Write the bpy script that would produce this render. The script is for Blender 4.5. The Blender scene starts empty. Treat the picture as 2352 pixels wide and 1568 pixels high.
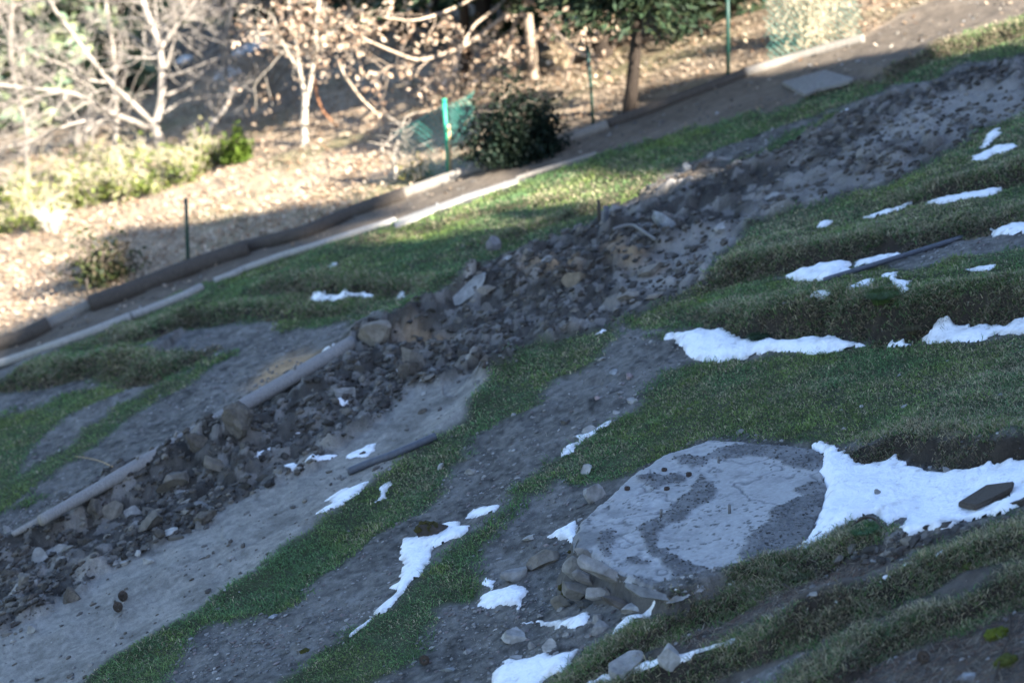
import bpy, math, random
import numpy as np
from mathutils import Vector

S = bpy.context.scene
COL = S.collection
R = math.radians

# ------------------------------------------------------------------ camera
W2, H2 = 2352.0, 1568.0            # coordinates the photograph was measured in
PITCH = R(18.0)
TH = 18.0 / 102.0                  # half sensor width / focal length
CAM = np.array((0.0, 0.0, 10.0))
cd = bpy.data.cameras.new('camera')
cam = bpy.data.objects.new('camera', cd)
COL.objects.link(cam)
cam.location = CAM
cam.rotation_euler = (math.pi / 2 - PITCH, 0, 0)
cd.sensor_width = 36.0
cd.lens = 102.0
cd.clip_start = 0.5
cd.clip_end = 2000.0
cd.dof.use_dof = True
cd.dof.focus_distance = 26.2
cd.dof.aperture_fstop = 1.0
cd.dof.aperture_blades = 0
S.camera = cam

# ------------------------------------------------------------------ light
SUN_EL = R(35.0)
SUN_AZ = R(138.0)                  # clockwise from +Y
w = bpy.data.worlds.new('World')
S.world = w
w.use_nodes = True
nt = w.node_tree
nt.nodes.clear()
sky = nt.nodes.new('ShaderNodeTexSky')
sky.sky_type = 'NISHITA'
sky.sun_disc = False
sky.sun_elevation = SUN_EL
sky.sun_rotation = SUN_AZ
sky.altitude = 900
sky.ozone_density = 3.0
bg = nt.nodes.new('ShaderNodeBackground')
bg.inputs[1].default_value = 0.075
wo = nt.nodes.new('ShaderNodeOutputWorld')
nt.links.new(sky.outputs[0], bg.inputs[0])
nt.links.new(bg.outputs[0], wo.inputs[0])
sd_ = bpy.data.lights.new('sun', 'SUN')
sd_.energy = 5.0
sd_.angle = R(0.5)
sd_.color = (1.0, 0.93, 0.82)
sun = bpy.data.objects.new('sun', sd_)
COL.objects.link(sun)
SUNV = Vector((math.sin(SUN_AZ) * math.cos(SUN_EL), math.cos(SUN_AZ) * math.cos(SUN_EL), math.sin(SUN_EL)))
sun.rotation_euler = SUNV.to_track_quat('Z', 'Y').to_euler()
sun.location = (30, -20, 40)
vs = S.view_settings
vs.view_transform = 'Standard'
vs.look = 'None'
vs.exposure = 2.6
vs.gamma = 1.0
vs.use_curve_mapping = False
S.cycles.max_bounces = 5
S.cycles.diffuse_bounces = 3
S.cycles.glossy_bounces = 2
S.cycles.transparent_max_bounces = 6

# ------------------------------------------------------------------ noise
def _h(ix, iy, s):
    n = (ix.astype(np.int64) * 374761393 + iy.astype(np.int64) * 668265263 + s * 974634271) & 0xFFFFFFFF
    n = ((n ^ (n >> 13)) * 1274126177) & 0xFFFFFFFF
    n = (n ^ (n >> 16)) & 0xFFFFFF
    return n / float(0xFFFFFF)

def vn(x, y, s=0):
    x = np.asarray(x, float); y = np.asarray(y, float)
    ix = np.floor(x); iy = np.floor(y)
    fx = x - ix; fy = y - iy
    fx = fx * fx * fx * (fx * (fx * 6 - 15) + 10); fy = fy * fy * fy * (fy * (fy * 6 - 15) + 10)
    a = _h(ix, iy, s); b = _h(ix + 1, iy, s); c = _h(ix, iy + 1, s); d = _h(ix + 1, iy + 1, s)
    return (a * (1 - fx) + b * fx) * (1 - fy) + (c * (1 - fx) + d * fx) * fy

def fbm(x, y, sc, octs=4, s=0, gain=0.5):
    """-1..1 fractal noise, first feature size = sc metres"""
    x = np.asarray(x, float); y = np.asarray(y, float)
    t = 0; a = 1.0; n = 0
    c, sn = math.cos(0.6), math.sin(0.6)
    for i in range(octs):
        t = t + a * (vn(x / sc, y / sc, s + i * 17) * 2 - 1)
        n += a; a *= gain; sc *= 0.47
        x, y = x * c - y * sn + 3.1, x * sn + y * c + 7.7
    return t / n

def billow(x, y, sc, octs=3, s=0):
    t = 0; a = 1.0; n = 0
    for i in range(octs):
        t = t + a * np.abs(vn(x / sc + 5.3 * i, y / sc + 1.7 * i, s + i * 13) * 2 - 1)
        n += a; a *= 0.5; sc *= 0.5
    return t / n

def cell(x, y, sc, s=0):
    """distance to nearest random point and its random value: clods and pebbles"""
    x = np.asarray(x, float) / sc; y = np.asarray(y, float) / sc
    ix = np.floor(x); iy = np.floor(y)
    best = np.full(x.shape, 9.0); val = np.zeros(x.shape)
    for dx in (-1, 0, 1):
        for dy in (-1, 0, 1):
            jx = ix + dx; jy = iy + dy
            px = jx + _h(jx, jy, s); py = jy + _h(jx, jy, s + 71)
            d = (px - x) ** 2 + (py - y) ** 2
            m = d < best
            best = np.where(m, d, best); val = np.where(m, _h(jx, jy, s + 133), val)
    return np.sqrt(best), val

def sst(a, b, x):
    t = np.clip((x - a) / (b - a), 0, 1)
    return t * t * (3 - 2 * t)

# ------------------------------------------------------------------ terrain macro grid
GX0, GY0, GD = -20.0, 13.0, 0.05
NX, NY = 741, 1541
gx = GX0 + np.arange(NX) * GD
gy = GY0 + np.arange(NY) * GD
XX, YY = np.meshgrid(gx, gy)
ZF = np.zeros_like(XX)             # height above the tilted base plane
SLOPE = 0.32

def bil(A, x, y):
    u = np.clip((np.asarray(x, float) - GX0) / GD, 0, NX - 1.001)
    v = np.clip((np.asarray(y, float) - GY0) / GD, 0, NY - 1.001)
    i = u.astype(int); j = v.astype(int); fu = u - i; fv = v - j
    return (A[j, i] * (1 - fu) + A[j, i + 1] * fu) * (1 - fv) + (A[j + 1, i] * (1 - fu) + A[j + 1, i + 1] * fu) * fv

def zt(x, y):
    return SLOPE * np.asarray(x, float) + bil(ZF, x, y)

def raydir(px, py):
    u = (np.asarray(px, float) - W2 / 2) / (W2 / 2) * TH
    v = (H2 / 2 - np.asarray(py, float)) / (W2 / 2) * TH
    return np.stack([u, math.cos(PITCH) + v * math.sin(PITCH), -math.sin(PITCH) + v * math.cos(PITCH)], -1)

def hit(px, py, off=0.0):
    """where the line of sight through a photo point meets the terrain"""
    D = raydir(np.atleast_1d(px), np.atleast_1d(py))
    D = D / D[:, 1:2]
    ys = np.arange(13.0, 89.0, 0.04)
    x = D[:, 0:1] * ys[None]; z = CAM[2] + D[:, 2:3] * ys[None]
    g = z - zt(x, np.broadcast_to(ys, x.shape)) - off
    below = g < 0
    k = np.argmax(below, axis=1); k[~below.any(1)] = len(ys) - 1; k = np.maximum(k, 1)
    r = np.arange(len(k))
    g0 = g[r, k - 1]; g1 = g[r, k]
    t = np.clip(g0 / (g0 - g1 + 1e-9), 0, 1)
    y = ys[k - 1] + t * 0.04
    return np.stack([D[:, 0] * y, y, CAM[2] + D[:, 2] * y], -1)

def G(px, py, off=0.0):
    return hit([px], [py], off)[0]

def at(px, py, Y):
    d = raydir(px, py)
    return CAM + d * (Y / d[1])

def pxm(Y):                         # metres per photo pixel at depth Y
    return Y * TH * 2 / W2 * 1.03

def curve_dist(P, m=3.0):
    """for a world polyline: grid window, distance, signed side (+ = far side), arclength fraction, beyond-end distance"""
    x0, x1 = P[:, 0].min() - m, P[:, 0].max() + m
    y0, y1 = P[:, 1].min() - m, P[:, 1].max() + m
    i0 = max(0, int((x0 - GX0) / GD)); i1 = min(NX, int((x1 - GX0) / GD) + 1)
    j0 = max(0, int((y0 - GY0) / GD)); j1 = min(NY, int((y1 - GY0) / GD) + 1)
    X = XX[j0:j1, i0:i1]; Y = YY[j0:j1, i0:i1]
    wob = 0.13
    Xw = X + wob * fbm(X, Y, 0.5, 3, 3); Yw = Y + wob * 1.6 * fbm(X, Y, 0.6, 3, 4)
    best = np.full(X.shape, 1e9); side = np.ones(X.shape); val = np.zeros(X.shape); end = np.zeros(X.shape)
    n = len(P) - 1
    for k in range(n):
        a = P[k]; b = P[k + 1]; d = b[:2] - a[:2]; L2 = d @ d + 1e-9
        t = ((Xw - a[0]) * d[0] + (Yw - a[1]) * d[1]) / L2
        tc = np.clip(t, 0, 1)
        dd = np.hypot(Xw - a[0] - tc * d[0], Yw - a[1] - tc * d[1])
        m_ = dd < best
        best = np.where(m_, dd, best)
        cr = d[0] * (Yw - a[1]) - d[1] * (Xw - a[0])
        side = np.where(m_, np.sign(cr), side)
        val = np.where(m_, a[2] * (1 - tc) + b[2] * tc, val)
        e = np.zeros(X.shape)
        if k == 0: e = np.maximum(e, -t * math.sqrt(L2))
        if k == n - 1: e = np.maximum(e, (t - 1) * math.sqrt(L2))
        end = np.where(m_, e, end)
    return (slice(j0, j1), slice(i0, i1)), X, Y, best, side, val, end

FACE = np.zeros_like(XX)            # where bare earth shows in a terrace face
LIP = np.zeros_like(XX)             # where long grass overhangs

def scarp(pts, L=2.5, w=0.16, lip=1.0):
    """terrace step: pts = (px, py, face height in photo pixels) along its foot, left to right"""
    a = np.array(pts, float)
    P = hit(a[:, 0], a[:, 1])
    P[:, 2] = a[:, 2] * np.array([pxm(y) for y in P[:, 1]])
    sl, X, Y, d, s, h, e = curve_dist(P, m=max(3.0, L * 2.2))
    sd = d * s
    hn = h * (0.94 + 0.34 * fbm(X, Y, 0.8, 4, 21))
    prof = sst(0, w, sd) * np.exp(-np.maximum(0, sd - w * 1.6) / L)
    prof = prof * (0.55 + 0.45 * sst(0, 2.2 * w, sd))
    tap = np.exp(-(np.maximum(e, 0) / 0.35) ** 2)
    ZF[sl] += hn * prof * tap
    FACE[sl] = np.maximum(FACE[sl], tap * sst(-0.05, 0.0, sd) * (1 - sst(w * 0.8, w * 1.5, sd)) * np.clip(h / 0.15, 0, 1))
    LIP[sl] = np.maximum(LIP[sl], lip * tap * sst(0.02, 0.12, sd) * (1 - sst(0.25, 0.6, sd)) * np.clip(h / 0.2, 0, 1))

def berm(pts, wd, rough=0.35, m=None):
    """heap: pts = (px, py, height in metres) along its crest foot"""
    a = np.array(pts, float)
    P = hit(a[:, 0], a[:, 1]); P[:, 2] = a[:, 2]
    sl, X, Y, d, s, h, e = curve_dist(P, m=wd * 3)
    ZF[sl] += h * np.exp(-(d / wd) ** 2) * (1 + rough * fbm(X, Y, 0.6, 3, 33))

# near to far
scarp([(1880,1600,40),(2000,1522,60),(2150,1462,66),(2352,1388,66),(2600,1290,66)], L=1.3)
scarp([(1400,1625,40),(1500,1590,60),(1600,1560,66),(1740,1520,80),(1860,1470,84),(2000,1412,78),(2150,1346,70),(2352,1272,70),(2600,1180,70)], L=1.1)
scarp([(1280,1640,36),(1370,1565,50),(1470,1500,62),(1580,1440,66),(1700,1392,62),(1830,1332,50),(1930,1290,30),(2020,1265,10)], L=1.0)
berm([(1990,1262,.07),(2060,1250,.1),(2150,1225,.07),(2300,1190,.05)], .22)
berm([(1910,1215,.06),(1980,1200,.08)], .2)
scarp([(1880,1040,5),(1971,1065,40),(2035,1060,52),(2118,1077,62),(2185,1086,66),(2268,1085,66),(2352,1072,66),(2600,1030,66)], L=3.2)
# grass verge beside the sand, and the long verge under it
berm([(190,1560,.05),(470,1400,.07),(667,1265,.07),(800,1160,.08),(1000,1010,.08),(1084,940,.12),(1130,870,.12),(1250,795,.06)], .3, .2)
berm([(640,1560,.04),(870,1440,.06),(1010,1300,.07),(1130,1215,.07),(1240,1100,.05)], .3, .2)
scarp([(1540,752,3),(1600,754,22),(1645,758,40),(1711,788,78),(1801,786,84),(1901,782,86),(1985,792,98),(2061,788,98),(2128,778,98),(2168,764,98),(2268,750,92),(2352,738,88),(2600,690,80)], L=1.6)
scarp([(1622,668,20),(1640,664,52),(1701,648,56),(1801,635,56),(1868,618,52),(1951,604,48),(2001,591,44),(2068,580,44),(2201,548,38),(2268,534,36),(2352,516,34),(2600,460,34)], L=1.5)
scarp([(2084,474,20),(2098,471,42),(2135,461,44),(2235,441,46),(2301,437,46),(2352,421,46),(2600,360,46)], L=1.6)
# rubble dug out along the log and up the slope
berm([(-120,1320,.22),(20,1285,.26),(150,1210,.28),(260,1150,.28),(380,1095,.26),(480,1050,.24)], .42)
berm([(480,1050,.2),(600,1000,.22),(720,930,.22),(820,860,.2)], .36)
berm([(830,800,.24),(920,760,.3),(1000,712,.34),(1060,690,.3),(1150,670,.16)], .5)
berm([(1240,650,.1),(1400,600,.12),(1480,560,.12)], .5)
berm([(1400,545,.12),(1520,480,.12),(1640,425,.12),(1760,380,.08),(1900,330,.06)], .35)
scarp([(0,900,30),(13,897,44),(100,886,50),(200,876,50),(300,884,46),(360,878,46),(417,846,34),(460,824,18),(520,800,4)], L=1.4)
scarp([(225,790,12),(235,787,28),(283,792,30),(333,780,30),(433,754,30),(567,741,26),(700,735,18),(800,720,8)], L=1.3)
scarp([(560,676,3),(620,668,20),(720,681,26),(850,679,26),(930,683,20),(980,670,4)], L=1.2)
scarp([(1000,600,3),(1200,548,10),(1400,470,10),(1550,400,4)], L=1.2)
scarp([(700,600,3),(850,566,9),(1050,510,9),(1250,470,9),(1500,410,4)], L=1.2)
scarp([(2035,200,3),(2060,190,20),(2161,128,26),(2352,82,26),(2600,20,26)], L=1.2)
scarp([(1780,262,3),(1900,222,10),(2000,205,6)], L=1.0)
ZF += 0.05 * fbm(XX, YY, 2.6, 3, 5) * sst(14, 18, YY)
# woodland floor beyond the path swells a little
ZF += 0.22 * fbm(XX, YY, 4.5, 3, 8) * sst(41, 45, YY)
_deg = np.gradient(ZF, GD, axis=0)


def wpoly(pts, off=0.0):
    a = np.array(pts, float)
    return hit(a[:, 0], a[:, 1], off)[:, :2]

RIDGE_A = [(1180,1640),(1290,1540),(1340,1490),(1420,1440),(1534,1375),(1650,1328),(1720,1298),(1820,1262),(1900,1238),(1930,1215),(1990,1196),(2050,1215),(2020,1240),(1935,1262),(1900,1290),(1870,1330),(1720,1392),(1600,1440),(1480,1500),(1380,1565),(1290,1640)]
# the round slab lies in a plane of its own; the ground under it is kept lower
def cF(pts): return [(1195 + x * .3049, 956 + y * .3049) for x, y in pts]
SLAB_PX = cF([(390,985),(400,900),(440,800),(530,715),(640,620),(740,520),(860,410),(980,335),(1110,262),(1250,238),(1330,205),(1400,162),(1480,172),(1550,180),(1690,180),(1900,212),(2100,225),(2230,235),(2320,290),(2300,400),(2330,520),(2300,640),(2250,800),(2180,930),(2040,1030),(1880,1075),(1740,1130),(1600,1180),(1480,1225),(1350,1280),(1180,1345),(1100,1350),(1000,1325),(900,1275),(780,1210),(650,1130),(560,1050),(480,1010)])
_f = G(1325, 1392)
_A = G(1700, 1008) + (0, 0, .03); _B = G(1880, 1190) + (0, 0, .03); _C = at(1325, 1262, _f[1] + .40)
_n = np.cross(_B - _A, _C - _A); _n /= _n[2]
def slab_z(x, y): return _A[2] - (_n[0] * (x - _A[0]) + _n[1] * (y - _A[1])) / _n[2]
def slab_hit(px, py):
    d = raydir(px, py); t = ((_A - CAM) @ _n) / (d @ _n)
    return CAM + d * t
SLAB = np.array([slab_hit(*p) for p in SLAB_PX])
def inpoly(P, x, y):
    x = np.asarray(x, float); y = np.asarray(y, float)
    r = np.zeros(x.shape, bool)
    bb = (x >= P[:, 0].min()) & (x <= P[:, 0].max()) & (y >= P[:, 1].min()) & (y <= P[:, 1].max())
    xs = x[bb]; ys = y[bb]; c = np.zeros(xs.shape, bool)
    n = len(P); j = n - 1
    for i in range(n):
        yi, yj = P[i, 1], P[j, 1]; xi, xj = P[i, 0], P[j, 0]
        if yi != yj:
            c ^= ((yi > ys) != (yj > ys)) & (xs < (xj - xi) * (ys - yi) / (yj - yi) + xi)
        j = i
    r[bb] = c
    return r

_in = inpoly(SLAB[:, :2], XX, YY)
_ra = inpoly(wpoly(RIDGE_A), XX, YY)
ZF = np.where(_in & _ra, np.maximum(ZF, slab_z(XX, YY) - SLOPE * XX + .035), ZF)
_in = _in & ~_ra
ZF = np.where(_in, np.minimum(ZF, slab_z(XX, YY) - SLOPE * XX - 0.10), ZF)

# ------------------------------------------------------------------ regions (traced in the photo, laid on the terrain)
def blur(A, n=1):
    for _ in range(n):
        A = (np.roll(A, 1, 0) + A + np.roll(A, -1, 0)) / 3
        A = (np.roll(A, 1, 1) + A + np.roll(A, -1, 1)) / 3
    return A

XW = XX + 0.12 * fbm(XX, YY, 0.4, 4, 41); YW = YY + 0.24 * fbm(XX, YY, 0.45, 4, 42)
def region(*polys, b=1):
    m = np.zeros(XX.shape)
    for p in polys:
        m = np.maximum(m, inpoly(wpoly(p), XW, YW))
    return blur(m, b)

P_wood = [(-400,890),(0,776),(113,733),(207,692),(400,625),(567,563),(750,520),(930,440),(997,417),(1084,387),(1217,347),(1377,293),(1481,253),(1568,220),(1711,167),(1815,133),(1985,87),(2100,20),(2200,-60),(2400,-200),(2500,-300),(-500,-300)]
P_path = [(-400,960),(0,845),(127,795),(233,757),(377,700),(453,668),(530,637),(667,588),(784,548),(907,506),(1061,452),(1190,412),(1284,384),(1371,355),(1568,300),(1711,263),(1801,247),(1888,213),(1941,197),(2041,187),(2051,170),(2115,137),(2161,117),(2235,70),(2352,43),(2700,-60),(2700,-300),(2400,-200),(2200,-60),(2100,20),(1985,87),(1815,133),(1711,167),(1568,220),(1481,253),(1377,293),(1217,347),(1084,387),(997,417),(930,440),(750,520),(567,563),(400,625),(207,692),(113,733),(0,776),(-400,890)]
P_sand = [(-300,1620),(0,1450),(107,1400),(140,1372),(200,1355),(213,1320),(273,1290),(353,1280),(367,1254),(467,1210),(540,1150),(633,1108),(720,1080),(784,1030),(850,985),(901,935),(931,899),(1004,890),(1074,864),(1120,855),(1140,870),(1080,955),(1000,1010),(870,1095),(800,1145),(767,1183),(667,1262),(600,1316),(467,1396),(367,1449),(187,1572),(100,1640)]
P_sand2 = [(1420,640),(1560,560),(1700,500),(1800,430),(1950,330),(2100,240),(2352,190),(2352,260),(2200,330),(2050,410),(1850,470),(1720,520),(1640,600),(1600,660),(1480,690)]
P_mud = [(-300,1390),(-200,1330),(25,1232),(120,1170),(200,1120),(430,1002),(540,935),(640,870),(800,780),(894,724),(984,677),(1067,630),(1184,582),(1334,532),(1380,490),(1470,440),(1600,390),(1715,350),(1850,300),(1960,255),(2141,190),(2352,140),(2600,70),(2600,180),(2352,262),(2135,377),(2035,423),(1835,480),(1718,523),(1635,606),(1634,663),(1417,752),(1251,785),(1177,830),(1120,858),(1004,893),(901,940),(850,985),(700,1095),(540,1155),(467,1215),(367,1258),(273,1295),(200,1365),(0,1460),(-300,1620)]
P_g = {
 'lawn_far': [(-60,905),(10,872),(67,830),(160,790),(230,770),(290,737),(393,683),(467,656),(533,626),(660,586),(733,559),(850,530),(917,516),(1061,470),(1200,416),(1371,358),(1568,300),(1711,263),(1801,247),(1888,215),(1941,200),(2041,189),(2051,172),(2115,139),(2161,119),(2235,72),(2352,45),(2700,-50),(2700,60),(2352,127),(2188,150),(2141,180),(2068,200),(2001,223),(1921,247),(1855,270),(1781,293),(1715,317),(1638,347),(1568,380),(1500,425),(1430,470),(1371,500),(1334,532),(1257,553),(1184,580),(1117,600),(1067,629),(1024,653),(984,676),(944,699),(894,723),(784,737),(653,763),(640,745),(567,741),(433,754),(333,778),(310,790),(333,796),(400,806),(500,812),(567,800),(540,820),(460,835),(417,846),(360,880),(300,885),(200,876),(100,886),(13,897)],
 'strip_a': [(-200,1000),(0,955),(217,890),(273,882),(273,908),(150,953),(73,1022),(60,1070),(0,1165),(-200,1220)],
 'strip_b': [(-200,1260),(0,1128),(20,1110),(150,1022),(267,936),(317,916),(400,860),(467,828),(545,797),(520,815),(440,880),(380,905),(330,930),(260,985),(180,1045),(110,1092),(40,1150),(-200,1300)],
 'tuft_l': [(20,1168),(60,1150),(105,1140),(70,1160),(30,1178)],
 'strip_up': [(1678,383),(1755,360),(1868,307),(1928,267),(1921,253),(1755,333)],
 'verge_mid': [(60,1640),(187,1568),(367,1445),(467,1392),(600,1312),(667,1258),(767,1178),(800,1140),(870,1090),(1000,1005),(1080,950),(1077,930),(1130,850),(1177,829),(1191,806),(1251,783),(1411,753),(1417,776),(1367,833),(1277,876),(1244,909),(1187,953),(1084,989),(1061,1016),(1060,1055),(1024,1092),(1017,1138),(941,1188),(827,1262),(784,1300),(700,1365),(633,1408),(467,1438),(417,1512),(393,1568),(330,1640)],
 'verge_low': [(560,1640),(640,1568),(784,1472),(884,1405),(947,1338),(1017,1278),(1074,1232),(1137,1192),(1177,1155),(1197,1112),(1261,1065),(1277,1052),(1301,1039),(1351,1003),(1417,959),(1471,919),(1501,899),(1514,856),(1568,829),(1581,823),(1651,829),(1721,819),(1835,809),(1935,803),(2035,789),(2118,786),(2201,789),(2268,776),(2352,762),(2650,700),(2650,990),(2352,1015),(2200,1000),(2050,1008),(1960,1016),(1900,1022),(1760,1010),(1700,1005),(1600,1012),(1560,1040),(1500,1060),(1440,1085),(1380,1100),(1300,1110),(1230,1140),(1190,1165),(1140,1215),(1090,1260),(1085,1300),(1101,1338),(1104,1378),(1017,1398),(997,1445),(984,1475),(944,1525),(884,1568),(800,1640)],
 'terrace_a': [(1417,746),(1500,715),(1568,690),(1634,665),(1701,650),(1801,637),(1868,619),(1960,612),(2100,622),(2200,596),(2352,570),(2650,500),(2650,690),(2352,735),(2268,746),(2168,762),(2128,776),(2061,786),(1985,790),(1901,779),(1801,783),(1711,786),(1645,756),(1560,754)],
 'terrace_b': [(1635,606),(1695,553),(1718,523),(1748,507),(1835,480),(1901,463),(1985,443),(2035,423),(2091,397),(2135,377),(2295,283),(2352,260),(2650,150),(2650,460),(2352,515),(2268,533),(2201,546),(2068,579),(1951,603),(1868,616),(1801,633),(1701,646),(1648,662),(1634,663)],
 'ridge_a': RIDGE_A,
 'ridge_b': [(1230,1640),(1340,1575),(1470,1538),(1568,1502),(1685,1458),(1808,1408),(1928,1362),(2031,1315),(2088,1290),(2148,1262),(2218,1225),(2352,1178),(2650,1080),(2650,1180),(2352,1275),(2150,1348),(2000,1415),(1860,1475),(1740,1525),(1600,1565),(1400,1640)],
 'ridge_c': [(1600,1640),(1768,1568),(1821,1530),(1901,1480),(2001,1442),(2101,1402),(2235,1352),(2352,1290),(2650,1180),(2650,1290),(2352,1392),(2150,1468),(2000,1528),(1900,1600),(1860,1640)],
 'tuft_g3': [(1480,770),(1520,765),(1545,772),(1500,788)],
}
M_wood = region(P_wood, b=2)
M_path = region(P_path)
M_sand = region(P_sand)
M_sand2 = region(P_sand2, b=3) * np.clip(0.62 + 1.1 * fbm(XX, YY, 0.9, 4, 51), 0, 1)
M_mud = region(P_mud, [(1920,1268),(1950,1228),(2000,1215),(2050,1222),(2100,1238),(2200,1205),(2260,1195),(2180,1240),(2110,1265),(2040,1295),(1960,1298)])
M_sand = np.maximum(M_sand, 0) * 1.0
GR = {k: region(v) for k, v in P_g.items()}
M_grass = np.zeros_like(XX)
for k in GR: M_grass = np.maximum(M_grass, GR[k])
M_mud = M_mud * (1 - M_grass) * (1 - M_sand)
P_ochre_sun = [[(1195,610),(1250,606),(1310,612),(1352,632),(1340,650),(1275,640),(1215,632)],[(560,890),(600,850),(690,805),(745,820),(700,850),(640,880),(590,905)],[(900,775),(980,768),(1040,790),(1000,810),(930,800)],[(1480,395),(1560,392),(1600,410),(1520,430)],[(1380,560),(1500,600),(1540,625),(1450,632)]]
M_ochre_sun = region(*P_ochre_sun, b=6)  # ochre flecks of sunlight put into the ground colour
P_snowbare = None

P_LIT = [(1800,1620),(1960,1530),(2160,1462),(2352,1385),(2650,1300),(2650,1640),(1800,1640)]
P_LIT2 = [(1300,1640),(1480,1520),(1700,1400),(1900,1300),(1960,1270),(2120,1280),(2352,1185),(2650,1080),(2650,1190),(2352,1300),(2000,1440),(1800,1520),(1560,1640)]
# ------------------------------------------------------------------ materials
def mat(name, col=None, rough=0.9, attr=None, nscale=30.0, namt=0.35, bump=0.0, bscale=60.0, spec=0.2, trans=0.0, sss=0.0, coord='Object', detail=4.0, stretch=None, metal=0.0):
    m = bpy.data.materials.new(name); m.use_nodes = True
    t = m.node_tree; t.nodes.clear(); N = t.nodes.new; Lk = t.links.new
    out = N('ShaderNodeOutputMaterial'); p = N('ShaderNodeBsdfPrincipled')
    p.inputs['Roughness'].default_value = rough
    p.inputs['Specular IOR Level'].default_value = spec
    p.inputs['Metallic'].default_value = metal
    tc = N('ShaderNodeTexCoord'); vec = tc.outputs[coord]
    if stretch:
        mp = N('ShaderNodeMapping'); mp.inputs['Scale'].default_value = stretch
        Lk(vec, mp.inputs['Vector']); vec = mp.outputs[0]
    nz = N('ShaderNodeTexNoise'); nz.inputs['Scale'].default_value = nscale; nz.inputs['Detail'].default_value = detail; nz.inputs['Roughness'].default_value = 0.65
    Lk(vec, nz.inputs['Vector'])
    mr = N('ShaderNodeMapRange'); mr.inputs['From Min'].default_value = 0.28; mr.inputs['From Max'].default_value = 0.72
    mr.inputs['To Min'].default_value = 1 - namt; mr.inputs['To Max'].default_value = 1 + namt
    Lk(nz.outputs['Fac'], mr.inputs['Value'])
    if attr:
        a = N('ShaderNodeAttribute'); a.attribute_name = attr; src = a.outputs['Color']
    else:
        rgb = N('ShaderNodeRGB'); rgb.outputs[0].default_value = (*col, 1); src = rgb.outputs[0]
    mul = N('ShaderNodeVectorMath'); mul.operation = 'SCALE'
    Lk(src, mul.inputs[0]); Lk(mr.outputs[0], mul.inputs['Scale'])
    Lk(mul.outputs[0], p.inputs['Base Color'])
    if bump:
        n2 = N('ShaderNodeTexNoise'); n2.inputs['Scale'].default_value = bscale; n2.inputs['Detail'].default_value = 5
        Lk(vec, n2.inputs['Vector'])
        b = N('ShaderNodeBump'); b.inputs['Strength'].default_value = 1.0; b.inputs['Distance'].default_value = bump
        Lk(n2.outputs['Fac'], b.inputs['Height']); Lk(b.outputs[0], p.inputs['Normal'])
    if sss:
        p.inputs['Subsurface Weight'].default_value = sss
        p.inputs['Subsurface Radius'].default_value = (0.03, 0.035, 0.04); p.inputs['Subsurface Scale'].default_value = 1.0
    sh = p.outputs[0]
    if trans:
        tr = N('ShaderNodeBsdfTranslucent'); Lk(mul.outputs[0], tr.inputs['Color'])
        mx = N('ShaderNodeMixShader'); mx.inputs[0].default_value = trans
        Lk(p.outputs[0], mx.inputs[1]); Lk(tr.outputs[0], mx.inputs[2]); sh = mx.outputs[0]
    Lk(sh, out.inputs[0])
    return m

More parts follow.
